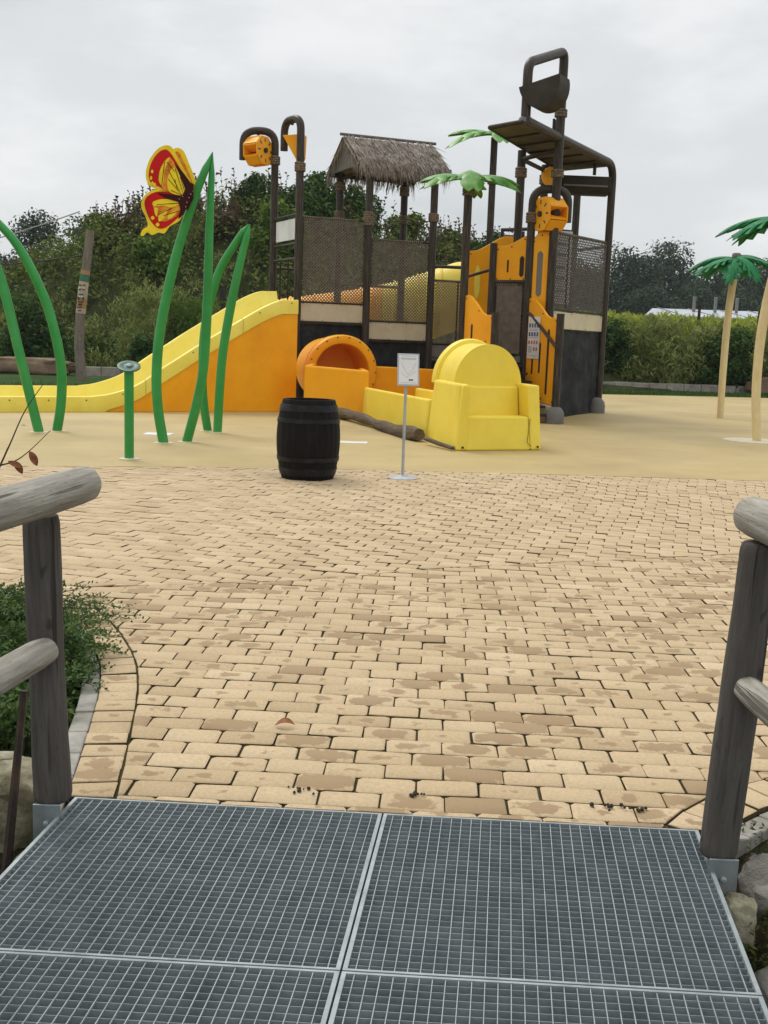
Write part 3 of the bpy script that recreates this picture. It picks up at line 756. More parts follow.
# wedge bucket beside the second spout
wb = MB(); wb.prism([(-2.64, 25.95, 6.13), (-2.16, 25.87, 6.17), (-2.18, 25.87, 5.66), (-2.26, 25.89, 5.50)], (.06, .36, 0))
wb.build('wedge_bucket', ORA, tower, bevel=.015)
for a, b in ((V((-3.34, 27.1, 6.47)), 1), (V((-2.43, 26.05, 6.55)), 1)):
    MB().lathe([(.03, 0), (.045, -.06), (.03, -.12)], a - Z * .05, seg=10).build('nozzle', BROWN, tower)

# --- net panels
def net(a, b, z0, z1, z0b=None, z1b=None, pitch=.078, r=.0095, laced=(1, 1), m_at=None, bars=()):
    a, b = V(a), V(b); L = (b - a).length; ex = (b - a) / L; nrm = ex.cross(Z)
    z0b = z0 if z0b is None else z0b; z1b = z1 if z1b is None else z1b
    m_ = .07
    fr = MB()
    A0, B0_, A1, B1 = a + ex * m_ + Z * z0, b - ex * m_ + Z * z0b, a + ex * m_ + Z * z1, b - ex * m_ + Z * z1b
    for p, q in ((A0, B0_), (A1, B1), (A0, A1), (B0_, B1)): fr.tube([p, q], .024, 7)
    for t in bars: fr.tube([A0.lerp(B0_, t), A1.lerp(B1, t)], .02, 6)
    n_ = MB(); W = L - 2 * m_ - .1; H = min(z1 - z0, z1b - z0b)
    def P(u, v):
        t = (u + .05) / (L - 2 * m_); return A0.lerp(B0_, t).lerp(A1.lerp(B1, t), v / H)
    def seg(u0, v0, u1, v1, off):
        p, q = P(u0, v0) + nrm * off, P(u1, v1) + nrm * off; d_ = (q - p)
        if d_.length < .02: return
        n_.box((p + q) / 2, (d_.length, 2 * r, 2 * r * .7), d_, None, nrm)
    k = -int(H / pitch) - 1
    while k * pitch < W:
        u0 = k * pitch                                         # line v = u - u0 and its mirror image
        ua, ub = max(0, u0), min(W, u0 + H)
        if ub > ua:
            seg(ua, ua - u0, ub, ub - u0, .003); seg(ua, H - (ua - u0), ub, H - (ub - u0), -.003)
        k += 1
    po = n_.build('net_panel', m_at or ROPE, tower)
    fo = fr.build('frame', BROWN, po, smooth=60)
    for s, on in ((0, laced[0]), (1, laced[1])):
        if not on: continue
        zz = []; h = .04; q = 0
        while h < H - .03:
            p = (A0.lerp(A1, h / H) if s == 0 else B0_.lerp(B1, h / H)); zz.append(p + ex * ((-.06 if q % 2 else .05) * (1 if s == 0 else -1)) + nrm * (.012 if q % 2 else -.012)); h += .043; q += 1
        MB().tube(zz, .014, 5).build('lacing_rope', BROWN, po)
    # lashing along the top
    la = MB(); u = 0
    while u < L - .25:
        u += .055; p = A1.lerp(B1, u / L); la.lathe([(.026, -.016), (.034, 0), (.026, .016)], p, ex, 6, False)
    la.build('lashing_rope', ROPE, po)
    return po
def panel(name, a, b, z0, z1, m, th=.05, inset=.08, z0b=None, z1b=None, bev=.01, shift=0, par=None):
    a, b = V(a), V(b); ex = (b - a).normalized(); nn = ex.cross(Z); a = a + ex * inset + nn * shift; b = b - ex * inset + nn * shift
    z0b = z0 if z0b is None else z0b; z1b = z1 if z1b is None else z1b
    mb = MB(); mb.prism([a + Z * z0, b + Z * z0b, b + Z * z1b, a + Z * z1], nn * -th); o = mb.build(name, m, par or tower, bevel=bev)
    if name == 'kick_panel':
        rv = MB()
        for t in (.04, .35, .65, .96):
            for zz in (z0 + .03, z1 - .03): rv.lathe([(.014, 0), (.014, .006), (.006, .010)], a.lerp(b, t) + Z * zz, nn, 8)
        rv.build('rivet', GREYP, o)
    return o
def stone(a, b, z0, z1):
    a, b = V(a), V(b); ex = (b - a).normalized(); nn = ex.cross(Z); L = (b - a).length; rows = []
    ny, nx = 26, 24
    for j in range(ny + 1):
        row = []
        for i in range(nx + 1):
            p = a + ex * (L * i / nx) + Z * (z0 + (z1 - z0) * j / ny)
            row.append(p + nn * (.045 * mnoise.noise(p * 2.1) + .03 * mnoise.noise(p * 5.3) - .05))
        rows.append(row)
    mb = MB(); mb.grid(rows); mb.prism([a + Z * z0 - nn * .10, b + Z * z0 - nn * .10, b + Z * z1 - nn * .10, a + Z * z1 - nn * .10], nn * -.05)
    return mb.build('stone_panel', STONE, tower, smooth=45)
net(P2, P3, 2.37, 4.30); panel('kick_panel', P2, P3, 1.92, 2.36, CREAM); stone(P2, P3, 0, 1.90)
net(P3, P4, 1.99, 3.90); panel('kick_panel', P3, P4, 1.55, 1.98, CREAM); stone(P3, P4, 0, 1.53)
P4b = P4 + E1 * 1.45
net(P4, P4b, 1.50, 3.03, bars=(.5,)); panel('kick_panel', P4, P4b, 1.10, 1.48, GREYP); stone(P4, P4b, 0, 1.08)
MB().tube([P4 + Z * 3.36, P4b + Z * 3.38], .04, 8).build('guard_rail', POST, tower)
for k in range(6): pass
for a_, b_, zz in ((P1, P5, 3.2), (P5, P6, 2.9)): MB().tube([a_ + Z * zz, b_ + Z * zz], .03, 8).build('guard_rail', POST, tower)
net(P10 + T1 * .12, P13, 2.32, 3.88, 2.32, 3.98, bars=(.22,), pitch=.105, r=.0085, m_at=ROPED); panel('kick_panel', P10 + T1 * .12, P13, 1.92, 2.28, CREAM); stone(P10 + T1 * .12, P13, 0, 1.90)
MB().tube([P12 + Z * 3.9, P13 + Z * 3.9], .035, 8).build('guard_rail', POST, tower)
MB().tube([P12 + Z * 4.35, P12 + V((-1.1, -.2, 4.4))], .035, 8).build('guard_rail', POST, tower)
# white metal sheet between the two left poles
sgn = panel('white_panel', P1, P2, 3.80, 4.28, WHITE, th=.02, inset=.16)
fr = MB()
for z in (4.36, 3.70, 3.36): fr.tube([P1 + Z * z, P2 + Z * z], .032, 8)
fr.build('guard_rail', POST, tower)
for t in (.3, .62): MB().tube([P1.lerp(P2, t) + Z * 2.3, P1.lerp(P2, t) + Z * 3.3], .02, 6).build('baluster', BROWN, tower)
# decks
for pts, z in (((P2, P3, P5, P1), 1.95), ((P3, P4, P6, P5), 1.58), ((P4, P4b, P8, P6), 1.2), ((P10, P13, P12, P11), 2.2), ((P9, P10, PW_, S2), 2.2), ((P7, PW_, P9, P4b), 1.2)):
    MB().prism([p + Z * (z - .08) for p in pts], (0, 0, .07)).build('deck', BROWN, tower)
# translucent sheet with rungs behind the right net
pw = panel('white_panel', V((3.72, 26.35, 0)), V((4.28, 26.45, 0)), 2.55, 4.25, WHITE, th=.02, inset=.02)
rg_ = MB()
for z in (3.95, 3.7, 3.4, 3.15, 2.85): rg_.box((3.95, 26.36, z), (.34, .02, .05), (1, .18, 0))
rg_.tube([(3.82, 26.33, 2.55), (3.82, 26.33, 4.3)], .03, 6); rg_.build('rung', BLUE, pw)
bb = panel('beige_panel', V((2.75, 28.2, 0)), V((3.95, 28.6, 0)), 2.6, 4.30, BEIGE, th=.03, inset=.03)
wp = MB(); wp.prism([(3.06, 28.24, 3.9), (3.24, 28.29, 3.9), (3.24, 28.29, 4.12), (3.15, 28.26, 4.22), (3.06, 28.24, 4.12)], (.01, -.03, 0)); wp.build('cutout', WHITE, bb)
MB().tube([(2.72, 28.15, 4.40), (3.98, 28.57, 4.52)], .045, 8).build('guard_rail', POST, tower)
for x, y in ((2.75, 28.17), (3.3, 28.35)): MB().tube([(x, y, 2.4), (x, y, 4.4)], .04, 8).build('baluster', POST, tower)

# --- orange stair panels
def stair_panel(a, b, top, bot, slots=(), ovals=(), th=.05, inset=.07, lite=None):
    a, b = V(a), V(b); ex = (b - a).normalized(); nn = ex.cross(Z); a = a + ex * inset; L = (b - a).length - inset
    pts = [a + ex * (u * L) + Z * z for u, z in bot] + [a + ex * (u * L) + Z * z for u, z in reversed(top)]
    mb = MB(); mb.prism(pts, nn * -th); o = mb.build('stair_panel', ORA, tower, bevel=.012)
    rv = MB()
    for u in (.05, .5, .93):
        for zz in (lerp(bot, u) + .06, lerp(top, u) - .07): rv.lathe([(.016, 0), (.016, .006), (.008, .010)], a + ex * (u * L) + Z * zz, nn, 8)
    rv.build('rivet', BROWN, o)
    for u, z0, z1, wd in slots:
        c = a + ex * (u * L); s_ = MB()
        for q in (.004, -th - .004):
            s_.prism([c + ex * -wd + Z * (z0 + wd) + nn * q, c + Z * z0 + nn * q, c + ex * wd + Z * (z0 + wd) + nn * q, c + ex * wd + Z * (z1 - wd) + nn * q, c + Z * z1 + nn * q, c + ex * -wd + Z * (z1 - wd) + nn * q], nn * (.003 if q < 0 else -.003))
        s_.build('slot_patch', lite or SLOT_SHADE, o)  # no hole cut: shade inside the slot is put into the patch colour
    for u, z0, z1, wd in ovals:
        c = a + ex * (u * L) + Z * (z0 + z1) / 2; s_ = MB()
        s_.prism([c + ex * (wd * cos(2 * pi * k / 20)) + Z * ((z1 - z0) / 2 * sin(2 * pi * k / 20)) + nn * .004 for k in range(20)], nn * -.003); s_.build('slot_patch', YEL2, o)  # no hole cut: lighter patch imitates the lit orange seen through the oval
    return o
ST = [(0, 2.52), (.10, 2.53), (.2, 2.5), (.4, 2.36), (.62, 2.17), (.75, 2.12), (1, 2.13)]
spR = stair_panel(PW_, SR, ST, [(0, .42), (1, .36)], ((.22, .95, 1.3, .03), (.46, .98, 1.62, .03), (.72, .55, 1.9, .035)))
spL = stair_panel(P7, SL, ST, [(0, .42), (1, .36)], ((.28, 1.55, 1.95, .035), (.76, 1.2, 1.62, .035)))
MB().prism([PW_ + V((.12, 0, 0)), SR + V((-.02, .1, 0)), SR + V((.03, .1, .34)), PW_ + V((.12, 0, .40))], (-.1, -.05, 0)).build('base_block', CREAM, tower, bevel=.02)
stair_panel(S2, PW_, [(0, 3.60), (.28, 3.60), (.42, 3.62), (.92, 3.80), (1, 3.80)], [(0, 2.86), (1, 2.86)], ((.4, 3.05, 3.32, .02), (.86, 2.95, 3.4, .05)))
MB().tube([S2 + Z * 2.86, PW_ + Z * 2.86], .04, 8).build('guard_rail', POST, tower)
net(S2, PW_, 1.35, 2.80, pitch=.05, r=.012, laced=(0, 1)); panel('beige_panel', S2 + V((0, .1, 0)), PW_ + V((0, .1, 0)), 1.35, 2.82, BEIGE, th=.03); panel('kick_panel', S2, PW_, .2, 1.3, GREYP)
spT = stair_panel(PW_, P10, [(0, 3.72), (.15, 3.82), (.3, 3.87), (1, 3.90)], [(0, 2.2), (1, 2.2)], ((.45, 2.55, 3.5, .06),), lite=GREYP)  # grey patch colour imitates the lit net seen through the slot window
stair_panel(V((1.70, 25.0, 0)), V((2.84, 25.2, 0)), [(0, 3.60), (.15, 3.62), (.25, 3.66), (.62, 3.92), (.72, 3.96), (1, 3.96)], [(0, 2.1), (1, 2.1)], ((.60, 2.5, 3.7, .018), (.82, 2.3, 3.4, .018)), ((.20, 2.55, 3.30, .07),), inset=0)
MB().tube([(1.70, 24.6, 3.02), (2.2, 23.6, 3.15)], .035, 8).build('hand_rail', POST, tower)
MB().tube([PW_ + V((.02, -.12, 2.22)), PW_ + V((.1, -.2, 2.16)), SR + V((-.06, -.02, 1.54)), SR + V((.02, 0, 1.5))], .035, 8).build('hand_rail', POST, tower)
for k in range(7):
    t = (k + .5) / 7; a = SL.lerp(P7, t); b = SR.lerp(PW_, t); z = .16 + .16 * k
    ex = (b - a).normalized(); MB().box((a + b) / 2 + Z * z, ((b - a).length - .2, .2, .05), ex).build('step', BROWN, tower)
# notice board on the right stair panel
exn = (SR - PW_).normalized(); nnn = exn.cross(Z)
nb0 = PW_ + exn * .13 + nnn * .012 + Z * 1.28
def NBp(u, z, d=0): return nb0 + exn * u + Z * z + nnn * d
mb = MB(); mb.prism([NBp(0, 0), NBp(.42, 0), NBp(.42, .86), NBp(0, .86)], nnn * .012); nb = mb.build('notice_board', WHITE, tower)
gr = MB(); 
for rr, z, hh in ((0, .64, .085), (0, .46, .085)):
    for k in range(4): gr.prism([NBp(.035 + k * .095, z, .014), NBp(.035 + k * .095 + .062, z, .014), NBp(.035 + k * .095 + .062, z + hh, .014), NBp(.035 + k * .095, z + hh, .014)], nnn * .002)
gr.build('pictogram', BLUE, nb)
gr = MB()
for k in range(4): gr.prism([NBp(.035 + k * .095, .30, .014), NBp(.035 + k * .095 + .055, .30, .014), NBp(.035 + k * .095 + .055, .37, .014), NBp(.035 + k * .095, .37, .014)], nnn * .002)
for k in range(2): gr.prism([NBp(.22 + k * .095, .16, .014), NBp(.22 + k * .095 + .055, .16, .014), NBp(.22 + k * .095 + .055, .235, .014), NBp(.22 + k * .095, .235, .014)], nnn * .002)
gr.build('pictogram', REDPR, nb)
gr = MB()
for z, u1 in ((.60, .38), (.425, .38), (.57, .35), (.055, .38)): gr.prism([NBp(.03, z, .014), NBp(u1, z, .014), NBp(u1, z + .014, .014), NBp(.03, z + .014, .014)], nnn * .002)
gr.build('print', GREYPR, nb); gr = MB(); gr.prism([NBp(.04, .12, .014), NBp(.17, .12, .014), NBp(.17, .26, .014), NBp(.04, .26, .014)], nnn * .002)
gr.build('print', GREYPR, nb)
gr = MB(); gr.prism([NBp(.04, .76, .014), NBp(.12, .76, .014), NBp(.08, .84, .014)], nnn * .002); gr.build('warning_triangle', YEL2, nb)

# --- thatched roof
rc = V((-.20, 27.45, 0)); rl, rw, zr, ze = 1.20, 1.06, 6.36, 5.60
def RPt(u, v, z): return rc + E1 * u + E2 * v + Z * z
th = MB(); rgt = random.Random(3)
for sgn_ in (-1, 1):
    rows = [[RPt(-rl, sgn_ * rw * t, zr + (ze - zr) * t - .03), RPt(rl, sgn_ * rw * t, zr + (ze - zr) * t - .03)] for t in (0, .5, 1)]
    th.grid(rows if sgn_ < 0 else [r[::-1] for r in rows])
for sgn_, cnt in ((-1, 3600), (1, 900)):
    sl = V((0, 0, 0)) + E2 * sgn_ * rw + Z * (ze - zr); nrm = (E1.cross(sl) * (1 if sgn_ < 0 else -1)).normalized()
    if nrm.z < 0: nrm = -nrm
    for k in range(cnt):
        t = rgt.random() ** .8; u = rgt.uniform(-rl + .06, rl - .08)
        a = RPt(u, sgn_ * rw * t, zr + (ze - zr) * t) + nrm * rgt.uniform(.0, .05)
        Ls = rgt.uniform(.18, .42); d_ = sl.normalized() + E1 * rgt.gauss(0, .22) + nrm * rgt.gauss(.02, .06)
        if t > .86: d_ = d_ + Z * -rgt.uniform(.3, 1.6)
        d_.normalize(); b = a + d_ * Ls
        if (t + Ls / 1.6) > 1: b = b - Z * rgt.uniform(0, .10)
        w_ = E1 * rgt.uniform(.006, .016) + nrm * rgt.uniform(-.008, .008)
        th.add([a - w_, a + w_, b + w_ * .3, b - w_ * .3], [(0, 1, 2, 3)])
for k in range(500):                         # ragged fringe on both gable edges and along the eaves
    s_ = rgt.choice((-1, -1, 1)); t = rgt.random(); sg = rgt.choice((-1, 1))
    a = RPt(s_ * (rl + rgt.uniform(-.12, -.02)), sg * rw * t, zr + (ze - zr) * t); b = a + V((rgt.gauss(0, .06), rgt.gauss(0, .06), -rgt.uniform(.12, .42)))
    w_ = E2 * .012; th.add([a - w_, a + w_, b + w_ * .2, b - w_ * .2], [(0, 1, 2, 3)])
for k in range(650):
    sg = rgt.choice((-1, -1, 1)); u = rgt.uniform(-rl, rl); a = RPt(u, sg * (rw + rgt.uniform(-.08, .02)), ze + rgt.uniform(-.02, .05)); b = a + V((rgt.gauss(0, .05), rgt.gauss(0, .05), -rgt.uniform(.1, .45) * rgt.random()  - .12))
    w_ = E1 * rgt.uniform(.006, .014); th.add([a - w_, a + w_, b + w_ * .2, b - w_ * .2], [(0, 1, 2, 3)])
tho = th.build('thatched_roof', THATCH, tower)
gb = MB(); n = 9
for k in range(n):
    v0 = -rw * .8 + 2 * rw * .8 * k / n; v1 = v0 + 2 * rw * .8 / n - .012
    f = lambda v: zr - .06 - (zr - ze) * abs(v) / rw
    gb.prism([RPt(-rl + .12, v0, ze - .02), RPt(-rl + .12, v1, ze - .02), RPt(-rl + .12, v1, max(ze, f(v1))), RPt(-rl + .12, v0, max(ze, f(v0)))], E1 * -.02)
gb.build('gable_board', BOARD, tho)
bm_ = MB()
for v in (-.92, .92): bm_.tube([RPt(-1.15, v, 5.55), RPt(1.15, v, 5.55)], .05, 8)
for u in (-.83, .83): bm_.tube([RPt(u, -1.0, 5.5), RPt(u, 1.0, 5.5)], .05, 8)
bm_.build('roof_beam', BROWN, tho)
MB().tube([RPt(-rl - .05, 0, zr + .03), RPt(rl + .05, 0, zr + .03)], .035, 8).build('ridge', ROPE, tho)

# --- plastic palm leaves
def palm_leaf(o, az, L, W, rise, droop, notches=4, depth=.35, fold=.22, seed=0, th=.012, lean=.14):
    """a moulded leaf: curved midrib, folded blade, edge cut into fingers that point to the tip"""
    o = V(o); h = V((sin(az), cos(az), 0)); sd = V((cos(az), -sin(az), 0)); rg = random.Random(seed); rows = []
    def c_(t): return o + h * (L * t) + Z * (rise * t - droop * t * t)
    for k in range(notches):
        for j in range(6):
            t = (k + j / 5 * .995) / notches; saw = 1 - depth * (1 - j / 5) if k else 1 - .5 * depth * (1 - j / 5)
            env = W * .5 * (max(0, sin(pi * min(1, .10 + t * .86))) ** .75) + .02
            r = []
            for s in (-1, -.5, 0, .5, 1):
                w_ = env * (saw if abs(s) > .6 else 1) * abs(s); te = t + lean * abs(s) ** 1.5 * (1 if abs(s) > .6 else .6)
                r.append(c_(te) + sd * (w_ if s > 0 else -w_) - Z * (fold * env * abs(s) ** 1.3) + Z * (.012 if s == 0 else 0))
            rows.append(r)
    tip = c_(1 + lean * .6); rows.append([tip.lerp(q, .12) for q in rows[-1]])
    mb = MB(); mb.grid(rows); mb.grid([[p - Z * th for p in r][::-1] for r in rows])
    for e in (0, 4): mb.grid([[r[e] for r in rows], [r[e] - Z * th for r in rows]])
    return mb
top = P7 + Z * 4.86
palm_leaf(top, radians(-84), .88, .56, .32, .34, 3, .45, .3, 1).build('palm_leaf', LEAFB, tower, smooth=35)
palm_leaf(top, radians(-118), 0.96, .62, .28, .46, 4, .5, .35, 8).build('palm_leaf', LEAFB, tower, smooth=35)
palm_leaf(top, radians(86), .90, .56, .32, .34, 3, .45, .3, 2).build('palm_leaf', LEAFB, tower, smooth=35)
palm_leaf(top, radians(116), 0.98, .62, .28, .46, 4, .5, .35, 9).build('palm_leaf', LEAFB, tower, smooth=35)
palm_leaf(top + V((.0, .06, .14)), radians(176), .66, .66, .10, .44, 2, .35, .3, 3).build('palm_leaf', LEAFB, tower, smooth=35)
palm_leaf(top, radians(15), .9, .5, .3, .45, 3, .5, .3, 4).build('palm_leaf', LEAFB, tower, smooth=35)
top = P8 + Z * 6.58
palm_leaf(top, radians(-84), 1.0, .48, .36, .34, 3, .55, .3, 5).build('palm_leaf', LEAFB, tower, smooth=35)
palm_leaf(top, radians(-116), 1.15, .64, .30, .60, 4, .5, .35, 10).build('palm_leaf', LEAFB, tower, smooth=35)
palm_leaf(top + V((.05, .05, .14)), radians(172), .66, .62, .10, .42, 2, .35, .3, 6).build('palm_leaf', LEAFB, tower, smooth=35)
palm_leaf(top, radians(70), 1.0, .5, .3, .5, 3, .5, .3, 7).build('palm_leaf', LEAFB, tower, smooth=35)

# ================================================================== SLIDES
# broad slide on the left
SA = V((-7.17, 20.0, 0)); SD = V((5.26, 2.88, 0)).normalized(); SN = V((-SD.y, SD.x, 0))
sl_t = thing('water_slide', 'broad yellow water slide with orange side running down to the left', 'slide', (-4.5, 21.5, 0))
prof = [(-12, .29), (-6.4, .29), (-5.6, .31), (-5.2, .40), (-4.85, .56), (-4.5, .83), (-4.1, 1.12), (-3.74, 1.38), (-3.12, 1.80), (-2.7, 2.08), (-2.45, 2.22), (-2.25, 2.30), (-2.1, 2.31), (-1.93, 2.32)]
fine = [tuple(q)[:2] for q in [(a.x, a.y) for a in spline([(x, z, 0) for x, z in prof], 4)]]
def slp(x): return SA + SD * ((x - SA.x) / SD.x)
wid = 1.3
lo = [(x, max(0, min(z, z - .30)) if x > -5.35 else 0) for x, z in fine]
lo = [(x, 0 if x < -5.45 else max(0, z - .29)) for x, z in fine]
sd = MB()
pts = [slp(x) + SN * .02 + Z * (zl if zl > 0 else 0) for x, zl in lo if x > -5.5]
pts = pts + [slp(-1.93) + SN * .02]
sd.prism(pts, SN * .05)
sd.prism([slp(-1.935) + SN * .03, slp(-1.935) + SN * wid, slp(-1.935) + SN * wid + Z * 1.7, slp(-1.935) + SN * .03 + Z * 2.0], SD * -.04)
sd.build('side_wall', ORA, sl_t, bevel=.01)
tr = MB(); rows_o = []
for (x, z), (_, zl) in zip(fine, lo):
    p = slp(x); zf = z + .14 + .06 * max(0, min(1, (x + 5.5) / 3)); fl = max(.06, zl + .04) if x > -5.5 else .06
    rows_o.append([p + Z * max(0.001, zl), p + Z * (z - .035), p + SN * .012 + Z * (z - .008), p + SN * .04 + Z * z, p + SN * .11 + Z * z, p + SN * .14 + Z * (z - .03), p + SN * .22 + Z * (fl + .1), p + SN * .35 + Z * fl,
                   p + SN * (wid - .35) + Z * fl, p + SN * (wid - .22) + Z * (fl + .1), p + SN * (wid - .14) + Z * (zf - .03), p + SN * (wid - .11) + Z * zf, p + SN * (wid - .04) + Z * zf, p + SN * wid + Z * (zf - .04), p + SN * wid + Z * max(0.001, zl)])
tr.grid(rows_o)
tro = tr.build('trough', YEL2, sl_t, smooth=40)
rv = MB()
for x in [-9.5 + .62 * k for k in range(13)]:
    z = lerp(fine, x); rv.lathe([(.016, 0), (.016, .006), (.007, .010)], slp(x) + Z * (z - .07), SN * -1, 8)
rv.build('rivet', GREYP, tro)
jn = MB()
for x in (-7.0, -4.75, -2.95):
    i = min(range(len(fine)), key=lambda k: abs(fine[k][0] - x)); r0 = rows_o[i]
    for q in range(0, 5): 
        a, b = r0[q], r0[q + 1]; jn.box((a + b) / 2 - SN * .002, ((b - a).length, .006, .012), b - a, None, SD.cross(b - a) if (SD.cross(b - a)).length > 0 else Z)
jn.build('joint_line', mat('joint_dark_yellow', (.42, .33, .05), .6), tro)  # darker yellow strips along the trough joints

# tube slide behind the nets, orange below and yellow higher up
bs = thing('enclosed_slide', 'ribbed orange and yellow slide running behind the net panels', 'slide', (0, 29.6, 0))
def bz(x): return lerp([(-4, 2.35), (-2.4, 2.62), (-1, 2.85), (0, 3.08), (1, 3.42), (1.7, 3.68), (2.4, 3.75), (3.4, 3.5)], x)
for xa, xb, m_, nm in ((-3.6, -.25, ORA, 'lower_channel'), (-.24, 3.0, YEL, 'upper_channel')):
    mb = MB(); rows = []; n = 26
    for i in range(n + 1):
        x = xa + (xb - xa) * i / n; yb = 29.6 + .12 * x; zt = bz(x); row = []
        for k in range(13):
            ph = radians(-50 + 180 * k / 12); row.append((x, yb - .85 * cos(ph), zt - 1.05 + 1.05 * sin(ph)))
        rows.append(row)
    mb.grid(rows); o = mb.build(nm, m_, bs, smooth=60)
    fl = MB()
    x = xa + .3
    while x < xb:
        yb = 29.6 + .12 * x; zt = bz(x)
        fl.tube([(x, yb - .86 * cos(radians(-50 + 180 * k / 12)), zt - 1.05 + 1.06 * sin(radians(-50 + 180 * k / 12))) for k in range(13)], .035, 6); x += .62
    fl.build('flange', m_, o, smooth=60)
for x in (-2.6, -.6, 1.6): MB().tube([(x, 29.5 + .12 * x, 0), (x, 29.5 + .12 * x, bz(x) - .9)], .08, 10).build('support_post', POST, bs, smooth=50)

# orange tube outlet with its basin and the yellow run-out
ts = thing('tube_slide', 'orange tube outlet with orange basin and yellow run-out ending in a hooded seat', 'slide', (.2, 19.5, 0))
tc = V((-1.02, 23.75, .84)); tax = V((.30, -.95, 0)).normalized()
tb = MB(); tb.lathe([(.60, -.02), (.60, .0), (.62, .03), (.70, .05), (.775, .03), (.80, -.02), (.80, -.14), (.735, -.17), (.735, -.24), (.79, -.27), (.79, -.36), (.72, -.39), (.72, -1.4), (.60, -1.4), (.60, -.02)], tc, tax, 40, False)
tb.lathe([(.001, -1.2), (.62, -1.2)], tc, tax, 40, False); tb.build('tube', ORA, ts, smooth=40)
fb_ = MB()
for k in range(18):
    ph = 2 * pi * k / 18; tx_ = tax.cross(Z).normalized(); fb_.lathe([(.016, 0), (.016, .012), (.007, .018)], tc + tx_ * (.745 * cos(ph)) + Z * (.745 * sin(ph)) + tax * .038, tax, 8)
fb_.build('flange_rivet', BROWN, ts)
def slab(name, pts, z0, z1, th, m, bev=.03, z1b=None, nrm=None, batter=0):
    """wall slab along a straight line a-b, top heights z1..z1b, battered"""
    a, b = V(pts[0]), V(pts[1]); ex = (b - a).normalized(); nn = ex.cross(Z); z1b = z1 if z1b is None else z1b
    mb = MB(); A0, B0_, A1, B1 = a + Z * z0, b + Z * z0, a + Z * z1 - nn * batter, b + Z * z1b - nn * batter
    k = -nn * th
    mb.add([A0, B0_, B1, A1, A0 + k, B0_ + k, B1 + k + nn * batter, A1 + k + nn * batter], [(0, 1, 2, 3), (5, 4, 7, 6), (4, 0, 3, 7), (1, 5, 6, 2), (3, 2, 6, 7), (4, 5, 1, 0)])
    return mb.build(name, m, ts, bevel=bev)
RD = V((-1.10, 4.40, 0)).normalized(); FD = V((1.37, .60, 0)).normalized()   # run-out axis (back) and front direction
SAp = V((1.01, 15.78, 0)); Rst = V((-.50, 21.85, 0))
slab('basin_wall', [V((-1.72, 22.05, 0)), V((-.40, 22.02, 0))], 0, 1.0, .22, ORA, .04, .93, batter=.05)
slab('basin_wall', [V((-.40, 22.25, 0)), V((-.55, 23.9, 0))], .0, .93, .12, ORA, .03)
slab('basin_wall', [V((-1.72, 23.6, 0)), V((-1.72, 22.26, 0))], .0, 1.0, .15, ORA, .03)
slab('basin_wall', [V((-.50, 24.1, 0)), V((1.25, 24.75, 0))], .0, .98, .12, ORA, .03, .93)
slab('basin_wall', [V((1.25, 24.6, 0)), V((1.1, 22.6, 0))], .0, .95, .12, ORA, .03, .9)
# yellow run-out: near wall, far wall, floor
Q0 = V((.62, 17.22, 0)); 
slab('runout_wall', [V((-.52, 21.98, 0)), Q0 + RD * .02], 0, .60, .12, YEL, .03, .66, batter=.03)
slab('runout_wall', [Q0 + FD * 1.30 + RD * .2, V((-.52, 21.98, 0)) + FD * 1.30], 0, .66, .12, YEL, .03, .6)
fl = MB(); fl.prism([V((-.42, 21.9, .02)), Q0 + V((.1, 0, .02)), Q0 + FD * 1.2 + Z * .02, V((-.42, 21.9, .02)) + FD * 1.2], (0, 0, .1)); fl.build('runout_floor', YEL, ts)
# end block with seat: side arms, seat, back
Fa, Fb = SAp, SAp + FD * 1.47
slab('seat_arm', [Q0 - RD * .02, Fa + RD * .02 + FD * .0], 0, .98, .20, YEL, .035, .97, batter=.10)
arm = MB()
arm.add([Fa, Fa + FD * .17, Fa + FD * .22 + Z * .97 + RD * .14, Fa + FD * .08 + Z * .97 + RD * .14, Fa + RD * .25, Fa + FD * .17 + RD * .25, Fa + FD * .22 + RD * .3 + Z * .97, Fa + FD * .08 + RD * .3 + Z * .97],
        [(0, 1, 2, 3), (1, 5, 6, 2), (5, 4, 7, 6), (4, 0, 3, 7), (3, 2, 6, 7), (0, 4, 5, 1)])
arm.build('seat_arm', YEL, ts, bevel=.03)
arm = MB()
o_ = Fb
arm.add([o_ - FD * .19, o_, o_ - FD * .03 + Z * .97 + RD * .14, o_ - FD * .25 + Z * .98 + RD * .14, o_ - FD * .19 + RD * 1.2, o_ + RD * 1.2, o_ - FD * .03 + RD * 1.2 + Z * .97, o_ - FD * .25 + RD * 1.2 + Z * .98],
        [(0, 1, 2, 3), (1, 5, 6, 2), (5, 4, 7, 6), (4, 0, 3, 7), (3, 2, 6, 7), (0, 4, 5, 1)])
arm.build('seat_arm', YEL, ts, bevel=.03)
def fb(u, v, z): return SAp + FD * u + RD * v + Z * z
st = MB(); st.add([fb(.17, .0, .0), fb(1.28, .0, 0), fb(1.24, .07, .50), fb(.19, .07, .50), fb(.17, .55, 0), fb(1.28, .55, 0), fb(1.24, .55, .50), fb(.19, .55, .50)],
                  [(0, 1, 2, 3), (1, 5, 6, 2), (5, 4, 7, 6), (4, 0, 3, 7), (3, 2, 6, 7), (0, 4, 5, 1)])
st.build('seat', YEL, ts, bevel=.025)
